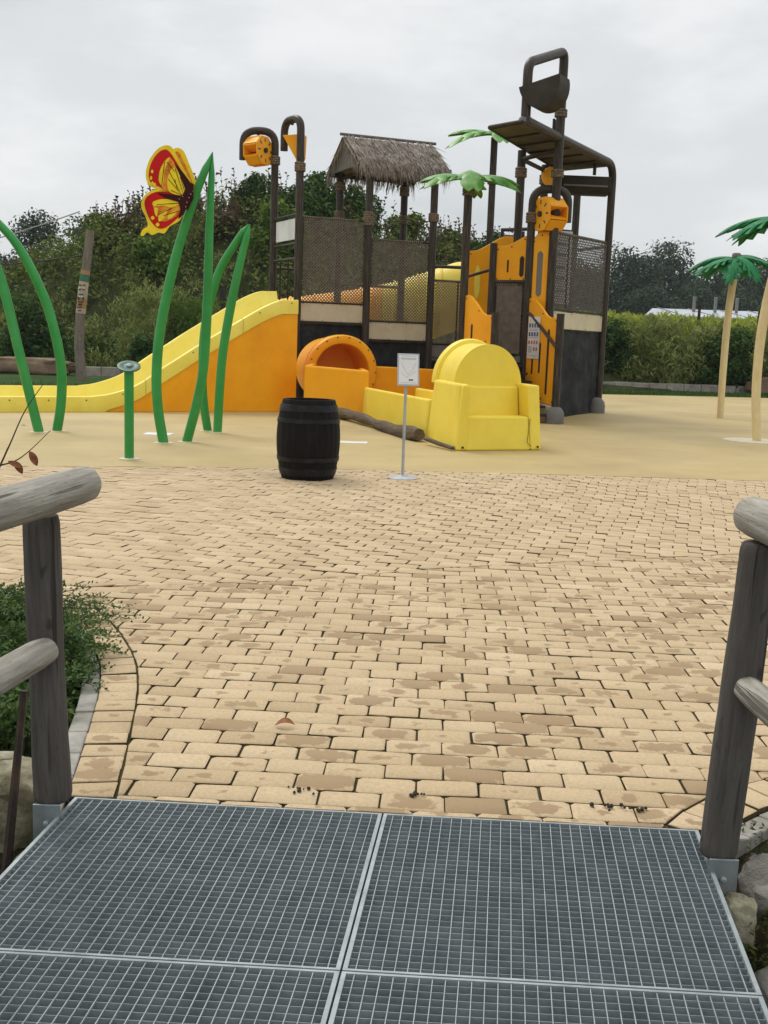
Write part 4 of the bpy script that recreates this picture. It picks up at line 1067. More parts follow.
bkk = MB(); bkk.add([fb(.19, .46, .48), fb(1.24, .46, .48), fb(1.22, .52, .93), fb(.21, .52, .93), fb(.19, .66, .48), fb(1.24, .66, .48), fb(1.22, .66, .93), fb(.21, .66, .93)],
                  [(0, 1, 2, 3), (1, 5, 6, 2), (5, 4, 7, 6), (4, 0, 3, 7), (3, 2, 6, 7), (0, 4, 5, 1)])
bkk.build('seat_back', YEL, ts, bevel=.025)
# hood: half drum with a closed front face
hc = fb(.72, .60, .93); Rh = .585
hd = MB(); rows = []
hw = FD
def arcp(v, R_, k, n=24): 
    ph = pi * k / n; return hc + RD * v + hw * (-R_ * cos(ph)) + Z * (R_ * sin(ph) * 1.08)
hd.prism([arcp(0, Rh, k) for k in range(25)], RD * .05)
rows = [[arcp(v, R_, k) for k in range(25)] for v, R_ in ((.05, Rh), (.10, Rh), (.80, Rh), (.84, Rh + .0), (.86, Rh + .05), (.92, Rh + .07), (.99, Rh + .07), (1.02, Rh + .05))]
hd.grid(rows); hd.grid([[arcp(v, Rh - .05, k) for k in range(25)] for v in (1.02, .06)])
hd.grid([[arcp(1.02, Rh + .05, k) for k in range(25)], [arcp(1.02, Rh - .05, k) for k in range(25)]])
hd.build('hood', YEL, ts, smooth=40, bevel=0)
bts = MB()
for u in (.12, 1.40): bts.lathe([(.018, 0), (.018, .012), (.01, .018)], fb(u, -.004, .05), RD * -1, 8)
bts.build('bolt', RUST, ts)
sm = MB(); sm.tube(spline([fb(1.285, -.006, .06), fb(1.22, -.006, .12), fb(1.235, .02, .25), fb(1.27, .06, .47)], 4), .006, 5); sm.build('seam', mat('seam_dirt', (.25, .19, .03), .7), ts)

# ================================================================== OTHER OBJECTS
# barrel
bt = thing('barrel', 'black wooden barrel with iron hoops standing on the paving blocks', 'barrel', (-.885, 12.2, 0))
H_ = .89; bc = V((-.885, 12.2, 0))
def br_(h): t = (h / H_ - .5) * 2; return .36 - .066 * t * t
bd = MB(); seg = 72; rows = []; wc = []
hs = [H_ * k / 16 for k in range(17)]
for h in hs:
    row = []
    for k in range(seg):
        ph = 2 * pi * k / seg; q = br_(h) - (.006 if k % 3 == 0 else 0)
        row.append((bc.x + q * cos(ph), bc.y + q * sin(ph), h)); wc.append((cos(ph) * .34 + (k // 3) * 3.7, sin(ph) * .34, h))
    rows.append(row)
bd.grid(rows, closed=True, wc=wc); bd.build('staves', BARREL, bt, smooth=25)
rim = MB(); rim.lathe([(br_(H_), H_), (br_(H_) - .03, H_), (br_(H_) - .035, H_ - .035)], bc, seg=48, caps=False); rim.build('rim', BARREL, bt, smooth=30)
lid = MB(); lid.prism([bc + V((0.262 * cos(2 * pi * k / 40), 0.262 * sin(2 * pi * k / 40), H_ - .045)) for k in range(40)], (0, 0, .012)); lid.build('lid', HOOP, bt)
for h, hh in ((.80, .075), (.66, .05), (.23, .05), (.09, .085)):
    hp = MB(); hp.lathe([(br_(h - hh / 2) + .002, h - hh / 2), (br_(h - hh / 2) + .009, h - hh / 2 + .002), (br_(h + hh / 2) + .009, h + hh / 2 - .002), (br_(h + hh / 2) + .002, h + hh / 2)], bc, seg=48, caps=False); hp.build('hoop', HOOP, bt, smooth=30)

# sign stand
ss = thing('sign_stand', 'slim grey pole stand with a framed white notice on a round foot', 'sign stand', (.20, 12.45, 0)); c = V((.20, 12.45, 0))
MB().lathe([(.175, 0), (.175, .008), (.15, .014), (.05, .028), (.022, .04)], c, seg=36).build('foot_plate', SILV, ss, smooth=40)
MB().tube([c + Z * .03, c + Z * 1.12], .0175, 14).build('pole', SILV, ss, smooth=60)
bn = V((.10, -.975, .2)).normalized(); bx_ = V((1, .10, 0)).normalized(); bu = bn.cross(bx_) * 1
if bu.z < 0: bu = -bu
b0 = c + Z * 1.25 + V((.02, -.03, 0))
mb = MB(); mb.box(b0, (.25, .37, .022), bx_, bu, bn); brd = mb.build('notice_frame', SILV, ss, bevel=.004)
mb = MB(); mb.box(b0 + bn * .012, (.215, .335, .003), bx_, bu, bn); pst = mb.build('poster', WHITE, brd)
mk = MB()
def q_(u, v): return b0 + bn * .0145 + bx_ * u + bu * v
def stroke(mb, a, b, w_): mb.box((q_(*a) + q_(*b)) / 2, ((q_(*b) - q_(*a)).length, w_, .001), q_(*b) - q_(*a), None, bn)
stroke(mk, (-.085, .125), (.085, .125), .018)
for a, b in (((-.085, .08), (-.005, -.06)), ((-.005, -.06), (.05, .0)), ((.05, .0), (.085, .075)), ((-.085, -.03), (-.02, -.09)), ((-.02, -.09), (.085, -.02)), ((-.085, .155), (.085, .155)), ((-.09, -.15), (.09, -.15))): stroke(mk, a, b, .005)
mk.build('printed_line', GREYPR, pst)
mk = MB(); stroke(mk, (.005, -.118), (.055, -.118), .016); mk.build('printed_block', BLACK, pst)

# driftwood log
rgl = random.Random(9); a, b = V((-1.02, 21.5, .10)), V((.56, 17.0, .10)); pts = []; rr = []
for i in range(25):
    t = i / 24; pts.append(a.lerp(b, t) + V((.05 * sin(5 * t), .0, .025 * sin(7 * t)))); rr.append(.095 + .014 * sin(9 * t + 1) + .012 * sin(23 * t) + (.018 if t > .9 else 0))
mb = MB(); mb.tube(pts, rr, 18, jit=.10, rng=rgl); lgo = mb.build('log', WOODLOG, smooth=55)
tag(lgo, 'long weathered log lying along the foot of the yellow run-out', 'log')
mb = MB(); mb.tube([(.60, 16.55, .10), (.80, 16.15, .06), (.98, 15.72, .045)], [.035, .032, .028], 10); tag(mb.build('branch', WOODLOG, smooth=50), 'thin branch lying between the log end and the yellow seat corner', 'branch')

# drain covers
for x, y, sx, sy, lab in ((-3.55, 16.75, .42, .34, 'pale square floor cover behind the green spray post'), (-.50, 16.5, .42, .28, 'pale square floor cover between the barrel and the log')):
    tag(MB().box((x, y, .004), (sx, sy, .014)).build('floor_cover', WHITE, bevel=.003), lab, 'floor cover', 'pale floor covers in the splash pad')
mb = MB(); mb.lathe([(.55, 0), (.55, .008), (.50, .012)], (6.62, 19.45, 0), seg=40); tag(mb.build('floor_cover', CREAM, smooth=40), 'round pale floor plate around the foot of the taller palm', 'floor cover')

# ---- grass-blade sprayers
def blade(pts, r0, r1, n=14):
    P = spline(pts, n); m_ = len(P); rr = [(r0 + (r1 - r0) * (max(0, (i / (m_ - 1) - .55) / .45)) ** 1.5) * min(1, .12 + (1 - i / (m_ - 1)) / .07) for i in range(m_)]
    return MB().tube(P, rr, 16)
def flangep(x, y): return MB().lathe([(.14, 0), (.14, .005), (.075, .009)], (x, y, 0), seg=20)
g1 = thing('spray_feature', 'tall green grass blade arch with a red and yellow butterfly', 'spray feature', (-3.0, 15.6, 0), 'green grass blade sprayers')
blade([(-3.21, 15.5, 0), (-3.29, 15.5, .5), (-3.31, 15.5, 1.0), (-3.25, 15.5, 1.65), (-3.05, 15.52, 2.6), (-2.80, 15.55, 3.42), (-2.56, 15.6, 4.06)], .072, .05).build('blade', GREEN, g1, smooth=60)
blade([(-2.92, 15.75, 0), (-2.78, 15.74, .55), (-2.68, 15.73, 1.1), (-2.63, 15.71, 2.0), (-2.60, 15.67, 3.1), (-2.555, 15.6, 4.07)], .07, .038).build('blade', GREEN, g1, smooth=60)
flangep(-3.21, 15.5).build('base_ring', CREAM, g1, smooth=40); flangep(-2.92, 15.75).build('base_ring', CREAM, g1, smooth=40)
g2 = thing('spray_feature', 'shorter green grass blade arch in front of the slide, right of the butterfly', 'spray feature', (-2.85, 17.6, 0), 'green grass blade sprayers')
blade([(-2.93, 17.65, 0), (-2.99, 17.64, .4), (-3.02, 17.63, .9), (-2.98, 17.62, 1.7), (-2.78, 17.6, 2.5), (-2.52, 17.6, 2.98), (-2.30, 17.58, 3.3)], .07, .05).build('blade', GREEN, g2, smooth=60)
blade([(-2.74, 17.45, 0), (-2.71, 17.46, .7), (-2.66, 17.48, 1.35), (-2.54, 17.51, 2.1), (-2.42, 17.54, 2.7), (-2.28, 17.57, 3.3)], .072, .055).build('blade', GREEN, g2, smooth=60)
flangep(-2.93, 17.65).build('base_ring', CREAM, g2, smooth=40); flangep(-2.74, 17.45).build('base_ring', CREAM, g2, smooth=40)
g3 = thing('spray_feature', 'pair of green grass blades leaning out of the picture at the left edge', 'spray feature', (-5.2, 16.6, 0), 'green grass blade sprayers')
blade([(-5.31, 16.45, 0), (-5.45, 16.45, .6), (-5.60, 16.46, 1.23), (-5.88, 16.5, 2.33), (-6.3, 16.55, 3.2), (-6.75, 16.6, 3.85)], .074, .05).build('blade', GREEN, g3, smooth=60)
blade([(-5.11, 16.7, 0), (-5.04, 16.7, .45), (-5.03, 16.7, .95), (-5.12, 16.7, 1.5), (-5.30, 16.7, 2.08), (-5.62, 16.68, 2.72), (-5.98, 16.66, 3.14), (-6.75, 16.6, 3.85)], .074, .05).build('blade', GREEN, g3, smooth=60)
flangep(-5.31, 16.45).build('base_ring', CREAM, g3, smooth=40); flangep(-5.11, 16.7).build('base_ring', CREAM, g3, smooth=40)
# butterfly on the first arch
WY = mat('wing_yellow', (.86, .64, .02), .4, sc=5, spec=.2); WR = mat('wing_red', (.55, .008, .008), .4, sc=5, spec=.15); WO_ = mat('wing_orange', (.72, .22, .015), .35, (.45, .10, .01), (.8, .38, .03), sc=14, spec=.2); WB = mat('wing_brown', (.045, .006, .005), .5, spec=.12)
K = 15.45 / 1080 / 5.486 * .95
def bf(cx, cy, d=0, rear=False):
    # sketch units -> metres in the butterfly's own plane, hinged on the blade
    x, z = (cx - 400) * K, (300 - cy) * K
    x, z = x - z * -.0 , z
    p = V((-2.80 + x + .035 * z, 15.40 - d, 3.50 + z + .035 * -x))
    if rear: p += V((0, .16, 0)) + V((0, -.10, 0)) * ((400 - cx) / 200)
    else: p += V((0, .10, 0)) * ((400 - cx) / 290)
    return p
def wing_layer(mb, pts, d, rear=False, sm=True, th=.004):
    P = [q.to_2d() for q in spline([(x, y, 0) for x, y in pts + pts[:1]], 4)[:-1]] if sm else [V(q) for q in pts]
    mb.prism([bf(q[0], q[1], d, rear) for q in P], (0, -th, 0))
but = MB()
upper = [(405, 300), (330, 330), (262, 320), (200, 296), (160, 285), (135, 250), (132, 200), (150, 140), (190, 85), (235, 60), (275, 68), (310, 120), (360, 200), (395, 255)]
lower = [(400, 300), (365, 405), (335, 460), (280, 495), (250, 535), (215, 532), (180, 548), (150, 535), (128, 556), (112, 550), (125, 520), (152, 500), (140, 455), (112, 400), (115, 360), (140, 325), (190, 298), (280, 300)]
rearw = [(405, 300), (345, 250), (290, 150), (275, 85), (300, 65), (335, 80), (365, 140), (395, 205), (412, 270)]
wing_layer(but, rearw, 0, True, th=.008); wing_layer(but, upper, 0, th=.008); wing_layer(but, lower, .0, th=.008)
bo_ = but.build('butterfly', WY, g1)
mb = MB()
wing_layer(mb, [(400, 300), (330, 318), (262, 305), (200, 280), (165, 268), (148, 225), (160, 160), (195, 105), (235, 82), (265, 95), (300, 140), (350, 210), (390, 270)], .009)
wing_layer(mb, [(400, 305), (360, 400), (320, 450), (262, 500), (215, 510), (175, 480), (150, 440), (130, 385), (140, 345), (195, 312), (280, 308)], .009)
mb.build('wing_red_field', WR, bo_)
mb = MB()
wing_layer(mb, [(398, 290), (350, 240), (300, 150), (290, 95), (310, 90), (345, 150), (385, 230)], .009, True)
wing_layer(mb, [(330, 300), (285, 298), (240, 300), (212, 240), (225, 165), (262, 125), (300, 160), (340, 230)], .0135)
wing_layer(mb, [(345, 362), (330, 420), (290, 455), (235, 470), (195, 430), (180, 385), (205, 355), (270, 348)], .0135)
mb.build('wing_orange_field', WO_, bo_)
mb = MB()
mbu = mb
wing_layer(mb, [(352, 325), (300, 320), (265, 300), (258, 240), (275, 190), (300, 178), (335, 225), (360, 280)], .018)
wing_layer(mb, [(230, 285), (208, 250), (215, 190), (245, 140), (268, 125), (240, 190), (236, 240)], .018)
mb = MB()
wing_layer(mb, [(340, 366), (290, 392), (240, 385), (185, 390), (180, 368), (225, 352), (285, 350)], .018)
wing_layer(mb, [(328, 405), (300, 440), (270, 456), (278, 425)], .018); wing_layer(mb, [(270, 400), (240, 460), (215, 470), (222, 430)], .018); wing_layer(mb, [(210, 400), (205, 445), (192, 430), (188, 400)], .018)
for x, y in ((163, 240), (172, 268), (168, 205), (185, 275)): wing_layer(mbu, [(x - 8, y), (x, y - 12), (x + 8, y), (x, y + 10)], .018)
for x, y in ((180, 455), (210, 490), (150, 520)): wing_layer(mb, [(x - 12, y), (x, y - 11), (x + 12, y), (x, y + 11)], .018)
mb.build('wing_pattern', WY, bo_); mbu.build('wing_pattern', WY, bo_)
mb = MB()
wing_layer(mb, [(412, 262), (396, 340), (358, 428), (330, 452), (338, 395), (325, 362), (250, 345), (200, 318), (280, 322), (345, 328), (362, 290), (330, 222), (292, 150), (345, 200), (390, 252)], .0225, sm=False)
for x0, y0, x1, y1 in ((300, 182, 352, 318), (262, 240, 345, 322), (280, 300, 350, 325), (330, 225, 358, 300), (266, 200, 330, 300), (300, 240, 318, 300), (340, 366, 200, 382), (330, 410, 240, 440), (290, 395, 205, 440), (238, 150, 226, 280), (250, 150, 300, 200)):
    n_ = V((y1 - y0, x0 - x1)).normalized() * 1.9; mb.prism([bf(x0 - n_.x, y0 - n_.y, .0225), bf(x0 + n_.x, y0 + n_.y, .0225), bf(x1 + n_.x * .6, y1 + n_.y * .6, .0225), bf(x1 - n_.x * .6, y1 - n_.y * .6, .0225)], (0, -.003, 0))
mb.build('wing_vein', WB, bo_)
mb = MB()
for x, y in ((375, 360), (385, 335), (395, 315), (370, 385), (330, 345), (350, 330)): wing_layer(mb, [(x - 2.5, y), (x, y - 2.5), (x + 2.5, y), (x, y + 2.5)], .027, sm=False)
mb.build('wing_dot', WHITE, bo_)
MB().tube([bf(398, 255, -.03), bf(395, 330, -.03), bf(372, 400, -.03)], [.015, .03, .012], 8).build('butterfly_body', WB, bo_)

# green post with spray dish
gp = thing('spray_post', 'short green post with a tilted dark green spray dish', 'spray post', (-3.19, 13.35, 0)); c = V((-3.19, 13.35, 0))
MB().tube([c, c + Z * 1.10], .058, 18).build('post', GREEN, gp, smooth=60)
MB().lathe([(.13, 0), (.13, .012), (.07, .02)], c, seg=24).build('base_ring', CREAM, gp, smooth=40)
dax = V((.10, -.42, .9)).normalized(); dc = c + Z * 1.14
MB().lathe([(.04, -.06), (.10, -.015), (.14, 0), (.14, .016), (.10, .022), (.075, .014), (.05, .016), (.03, .02)], dc, dax, 28).build('dish', GREEND, gp, smooth=40)
MB().lathe([(.035, .015), (.035, .03), (.02, .042)], dc, dax, 14).build('nozzle', GALVL, gp, smooth=40)

# totem pole and its cables
tp = thing('totem_pole', 'weathered wooden totem pole with a carved painted face', 'totem pole', (-9.42, 33.4, 0))
P = spline([(-9.42, 33.4, -.05), (-9.50, 33.4, .9), (-9.46, 33.4, 1.9), (-9.36, 33.4, 2.8), (-9.24, 33.4, 3.6), (-9.13, 33.4, 4.5)], 6)
MB().tube(P, [.155 - .03 * i / (len(P) - 1) + .006 * sin(i * 2.1) for i in range(len(P))], 14, jit=.03, rng=random.Random(4)).build('trunk', WOODT, tp, smooth=50)
def tpos(z): return V((lerp([(0, -9.42), (.9, -9.50), (1.9, -9.46), (2.8, -9.36), (3.6, -9.24), (4.5, -9.13)], z), 33.4, z))
TPAINT = [mat('totem_green_paint', (.03, .16, .09), .7, dirt=(.2, .17, .13), dirt_amt=.6, dirt_sc=6), mat('totem_ochre_paint', (.45, .24, .10), .75, dirt=(.2, .13, .08), dirt_amt=.6, dirt_sc=6), mat('totem_pale_paint', (.50, .40, .28), .75, dirt=(.25, .17, .1), dirt_amt=.6, dirt_sc=7)]
for z0, z1, k, dr in ((2.98, 3.18, 0, .004), (3.18, 3.30, 1, .003), (2.45, 2.97, 2, .005), (2.18, 2.45, 1, .003), (2.02, 2.18, 2, .004)):
    n_ = 5; mb = MB(); mb.tube([tpos(z0 + (z1 - z0) * i / n_) for i in range(n_ + 1)], [.142 - .0085 * (z0 + (z1 - z0) * i / n_) / 1.2 + .018 + dr for i in range(n_ + 1)], 16, caps=True); mb.build('painted_band', TPAINT[k], tp, smooth=50)
mb = MB()
for z, dx, w_, h_ in ((2.86, -.07, .09, .03), (2.86, .07, .09, .03), (2.74, -.07, .06, .06), (2.74, .07, .06, .06), (2.58, 0, .16, .03), (2.46, -.08, .04, .10), (2.46, .08, .04, .10), (2.36, 0, .2, .03), (2.28, 0, .14, .05), (2.20, -.02, .2, .025), (2.10, 0, .12, .03)):
    mb.box(tpos(z) + V((dx * .85, -.146, 0)), (w_ * .85, .05, h_))
for z, dx in ((2.77, -.075), (2.77, .075), (2.52, -.04), (2.52, .04)): mw = MB(); mw.box(tpos(z) + V((dx * .85, -.162, 0)), (.05, .05, .035)); mw.build('face_pattern', WHITE, tp)
mb.build('face_carving', BLACK, tp)
CAB = mat('cable_grey', (.38, .37, .35), .6); CABD = mat('cable_dark', (.03, .03, .03), .6)
def sagline(a, b, sag, r, n=12):
    a, b = V(a), V(b); return [a.lerp(b, i / n) - Z * sag * 4 * (i / n) * (1 - i / n) for i in range(n + 1)]
tag(MB().tube(sagline((-9.3, 33.35, 3.75), (-16, 35.5, 3.35), .15, 0), .022, 6).build('cable', CABD), 'dark rope running left from the totem pole', 'cable')
tag(MB().tube(sagline((-10.6, 37.5, 5.45), (-17, 36, 3.2), .12, 0), .022, 6).build('cable', CAB), 'pale rope slanting down to the left behind the totem pole', 'cable')

# standing plastic palms
def palm(name, label, path, r0, r1, topz, fr, seed):
    b = V(path[0]); t = thing('artificial_palm', label, 'artificial palm', b, 'plastic palms on the splash pad')
    P = spline(path, 8); MB().tube(P, [r0 + (r1 - r0) * i / (len(P) - 1) for i in range(len(P))], 16).build('trunk', TRUNKP, t, smooth=60)
    top = P[-1]
    MB().lathe([(r1 * 1.0, -.05), (r1 * 1.15, 0), (r1 * 1.2, .06), (r1 * .9, .10)], top + Z * .06, seg=14).build('crown_cap', WOODT, t, smooth=40)
    for k, (az, L, W, rise, dr) in enumerate(fr):
        palm_leaf(top + Z * (.04 + .05 * (k % 2)) , radians(az), L, W, rise, dr, 5, .72, .28, seed + k, lean=.2).build('frond', LEAFD, t, smooth=35)
    return t
palm('p', 'pale trunked plastic palm with green fronds in front of the hedge', [(7.89, 25.7, 0), (7.87, 25.7, 1.2), (7.88, 25.7, 2.4), (7.96, 25.7, 3.66)], .078, .088, 3.6,
     [(-72, .92, .62, .24, .42), (75, .95, .62, .24, .42), (-112, .98, .60, .04, .34), (112, .98, .60, .04, .34), (-155, .75, .5, .0, .45), (160, .75, .5, .0, .45), (-25, .9, .6, .24, .5), (30, .9, .6, .24, .5)], 20)
palm('p', 'taller plastic palm cut off by the right picture edge', [(6.65, 19.4, 0), (6.56, 19.4, .9), (6.56, 19.4, 1.9), (6.68, 19.4, 2.9), (6.88, 19.4, 3.84)], .076, .088, 3.7,
     [(-76, 1.02, .56, .24, .40), (-112, 1.05, .56, .04, .36), (80, 1.1, .6, .3, .5), (120, 1., .56, .08, .4), (-160, .8, .5, .0, .45), (160, .8, .5, .0, .45), (-30, 1., .6, .3, .5), (25, 1., .6, .3, .5)], 40)

# ================================================================== GREENERY
def leaf_cloud(mb, rg, blobs, n, size, aspect=.55, shell=.5, up=.35, droop=0, flat=1.0):
    """n leaf-sized faces spread through the volume of the blobs (centre, radius)"""
    ws = [r ** 2 for _, r in blobs]; tot = sum(ws); vs = []; fs = []
    cum = []; s_ = 0
    for w_ in ws: s_ += w_; cum.append(s_)
    for k in range(n):
        q = rg.random() * tot; i = 0
        while cum[i] < q: i += 1
        c, r = blobs[i]
        z = rg.uniform(-1, 1); ph = rg.uniform(0, 2 * pi); h = sqrt(1 - z * z); d_ = V((h * cos(ph), h * sin(ph), z))
        rad = r * (shell + (1 - shell) * sqrt(rg.random())) * (1 + rg.gauss(0, .10))
        p = c + V((d_.x * rad, d_.y * rad, d_.z * rad * flat))
        nn = (d_ * .8 + V((rg.gauss(0, .6), rg.gauss(0, .6), rg.gauss(up, .6)))).normalized()
        t = nn.cross(V((rg.gauss(0, 1), rg.gauss(0, 1), rg.gauss(0, 1) - droop * 2))).normalized()
        if droop: t = (V((rg.gauss(0, .45), rg.gauss(0, .45), -1 if rg.random() < .5 else .9)) * droop + t * (1 - droop) + d_ * .3).normalized()
        b = nn.cross(t); L = size * rg.uniform(.6, 1.35); W = L * aspect
        b = b.normalized() if b.length > .01 else V((1, 0, 0))
        vs += [p - t * L * .5, p + b * W * .5 + nn * L * .06, p + t * L * .5, p - b * W * .5 + nn * L * .06]
    base = len(mb.v)
    mb.add(vs, [(4 * i, 4 * i + 1, 4 * i + 2, 4 * i + 3) for i in range(n)])

FDARK = foliage('dark_evergreen_leaves', (.016, .034, .009), (.044, .09, .02), (.10, .17, .04))
FMID = foliage('mid_green_leaves', (.044, .08, .012), (.105, .18, .028), (.20, .285, .06), patch=.7)
FWILL = foliage('willow_leaves', (.09, .12, .026), (.235, .275, .075), (.42, .46, .19), patch=1.1)
FOLIVE = foliage('olive_scrub_leaves', (.046, .07, .014), (.11, .152, .03), (.205, .25, .062), patch=.5, dead=(.17, .115, .06), dead_at=.60)
FDRY = foliage('dry_weed_leaves', (.045, .030, .018), (.095, .065, .038), (.17, .12, .07), patch=.8)
FFAR = foliage('far_wood_leaves', (.022, .038, .022), (.045, .07, .036), (.08, .11, .055), patch=.16)
FFAR2 = foliage('far_wood_brownish_leaves', (.036, .038, .022), (.07, .07, .04), (.11, .10, .06), patch=.16)
FCROP = foliage('yellow_green_crop_leaves', (.17, .20, .03), (.32, .37, .055), (.46, .50, .10), patch=.5)
FSHRUB = foliage('bed_shrub_leaves', (.026, .055, .016), (.065, .12, .032), (.15, .21, .065), patch=4, transl=.2)
FGRASS = foliage('grass_blades', (.025, .055, .012), (.05, .10, .02), (.10, .15, .04), patch=2)

def bush(name, label, cat, x, y, z, w_, h, d_, m_, n, size, aspect=.5, seed=0, droop=0, group=None, nb=9, feather=0, up=.35):
    rg = random.Random(seed + 100); t = thing(name, label, cat, (x, y, z), group)
    bl = []
    for k in range(nb):
        a = rg.uniform(0, 2 * pi); q = sqrt(rg.random()); zz = rg.uniform(.18, .86)
        wd = 1 - .55 * max(0, zz - .45) / .55
        r = min(w_, h) * rg.uniform(.17, .27)
        bl.append((V((x + cos(a) * q * w_ * .36 * wd, y + sin(a) * q * d_ * .36 * wd, z + h * zz - r * .25)), r))
    bl.append((V((x, y, z + h * .42)), min(w_, h) * .36)); bl.append((V((x - w_ * .2, y, z + h * .25)), min(w_, h) * .28)); bl.append((V((x + w_ * .2, y, z + h * .25)), min(w_, h) * .28))
    mb = MB(); leaf_cloud(mb, rg, bl, n, size, aspect, .45, up, droop)
    if feather:
        for k in range(feather):                      # loose arching shoots at the outline
            c, r = rg.choice(bl); a = rg.uniform(0, 2 * pi); p = c + V((cos(a) * r * .8, sin(a) * r * .8, r * .6)); dv = V((cos(a) * .5, sin(a) * .5, 1))
            for q in range(12):
                p = p + dv.normalized() * .055; dv.z -= .11
                leaf_cloud(mb, rg, [(p, .04)], 3, size * .9, aspect, .3, .3, droop)
    mb.build('foliage', m_, t)
    st = MB()
    for k in range(5):
        c, r = bl[k % len(bl)]; b0_ = V((x + rg.gauss(0, .12), y + rg.gauss(0, .12), z - .1)); st.tube(spline([b0_, b0_.lerp(c, .5) + V((rg.gauss(0, .1), rg.gauss(0, .1), .1)), c], 4), [.04 - .003 * i for i in range(9)], 6)
    st.build('stem', BARK, t, smooth=60)
    return t

# --- hill scrub: one mass nobody could count, in three kinds of growth
rg = random.Random(77)
def hill_blobs(n, xr, yr, rr, cond=lambda x, y: True, lift=.35):
    out = []
    while len(out) < n:
        x, y = rg.uniform(*xr), rg.uniform(*yr)
        if not cond(x, y): continue
        z = hillz(x, y)
        if z < .05 and y > 41: continue
        r = rg.uniform(*rr); out.append((V((x, y, z + r * lift)), r))
    return out
mb = MB()
b1 = hill_blobs(330, (-17, 7.5), (40.5, 49.5), (.45, 1.15))
leaf_cloud(mb, rg, b1, 42000, .20, .45, .5, .4)
tag(mb.build('hill_scrub', FOLIVE), 'olive and brownish scrub covering the whole hillside behind the slide', 'scrub', kind='stuff')
mb = MB()
leaf_cloud(mb, rg, hill_blobs(70, (-15, 4), (39.6, 43.5), (.35, .75)), 16000, .26, .13, .4, .8, .55)
leaf_cloud(mb, rg, hill_blobs(40, (-12, -4), (43.5, 48), (.3, .6)), 4500, .24, .15, .4, .5, .5)
tag(mb.build('tall_grass', FWILL), 'tall feathery pale green grass along the foot of the hill', 'grass', kind='stuff')
mb = MB()
leaf_cloud(mb, rg, hill_blobs(46, (-12.5, 3), (46, 50.5), (.3, .8)), 7000, .16, .35, .4, .4)
for k in range(420):                                  # stiff dead stems on the skyline
    x = rg.choice((rg.uniform(-13.5, -9.5), rg.uniform(-13.5, 5), rg.uniform(1.5, 5))); y = rg.uniform(47.5, 50.5); z = hillz(x, y); L = rg.uniform(.7, 2.0); lean = rg.gauss(0, .14)
    a = V((x, y, z)); b = a + V((lean * L, 0, L)); mb.add([a - V((.016, 0, 0)), a + V((.016, 0, 0)), b], [(0, 1, 2)])
    for q in range(9):
        p = a.lerp(b, .35 + .65 * q / 9); mb.add([p, p + V((rg.gauss(0, .09), rg.gauss(0, .06), .10)), p + V((rg.gauss(0, .05), rg.gauss(0, .05), .13))], [(0, 1, 2)])
tag(mb.build('dry_weeds', FDRY), 'brown dry weeds and dead stems along the top of the hill', 'weeds', kind='stuff')

# --- bushes one can tell apart on and below the hill
for args in (
    ('hill_bush', 'dark green bushy tree on the hilltop between the second spout and the thatched roof', -3.6, 48, 3.4, 2.3, FDARK, 5200, .2),
    ('hill_bush', 'dark rounded bush on the hilltop just behind the left water wheel spout', -5.9, 48.5, 3.2, 2.2, FDARK, 4200, .2),
    ('hill_bush', 'deep green bush on the hill between the two left spout poles', -4.6, 45.5, 2.8, 2.4, FMID, 3600, .2),
    ('hill_bush', 'dark bush on the skyline under the left end of the thatched roof', -1.8, 48.5, 3.0, 2.2, FDARK, 4200, .2),
    ('hill_bush', 'thin brownish bush on the skyline under the right end of the thatched roof', .5, 49, 2.6, 1.7, FOLIVE, 2400, .18),
    ('hill_bush', 'dark ragged bush on the skyline just left of the lower palm leaves', 2.6, 49, 2.6, 2.0, FDARK, 3200, .18),
    ('hill_bush', 'dark bush on the hill right under the higher palm leaves', 4.3, 48, 3.0, 2.2, FDARK, 3600, .2),
    ('hill_bush', 'reddish brown dry bush on the slope right of the butterfly arch', -7.0, 46.5, 2.6, 1.8, FDRY, 2600, .18),
    ('hill_bush', 'bare brownish bush on the hilltop directly behind the butterfly', -9.4, 49, 2.6, 1.6, FDRY, 2000, .18),
    ('hill_bush', 'mid green bush halfway up the slope left of the butterfly arch', -9.6, 45, 2.8, 1.9, FMID, 3000, .2),
    ('hill_bush', 'olive bush on the hill shoulder above the totem pole', -12.3, 47.5, 2.8, 1.9, FOLIVE, 2600, .2),
):
    n_, lab, x, y, w_, h, m_, cnt, sz = args
    bush(n_, lab, 'bush', x, y, hillz(x, y) - .25, w_, h, w_ * .9, m_, cnt, sz, .5, seed=int(abs(x * 10)), group='bushes on the hill')
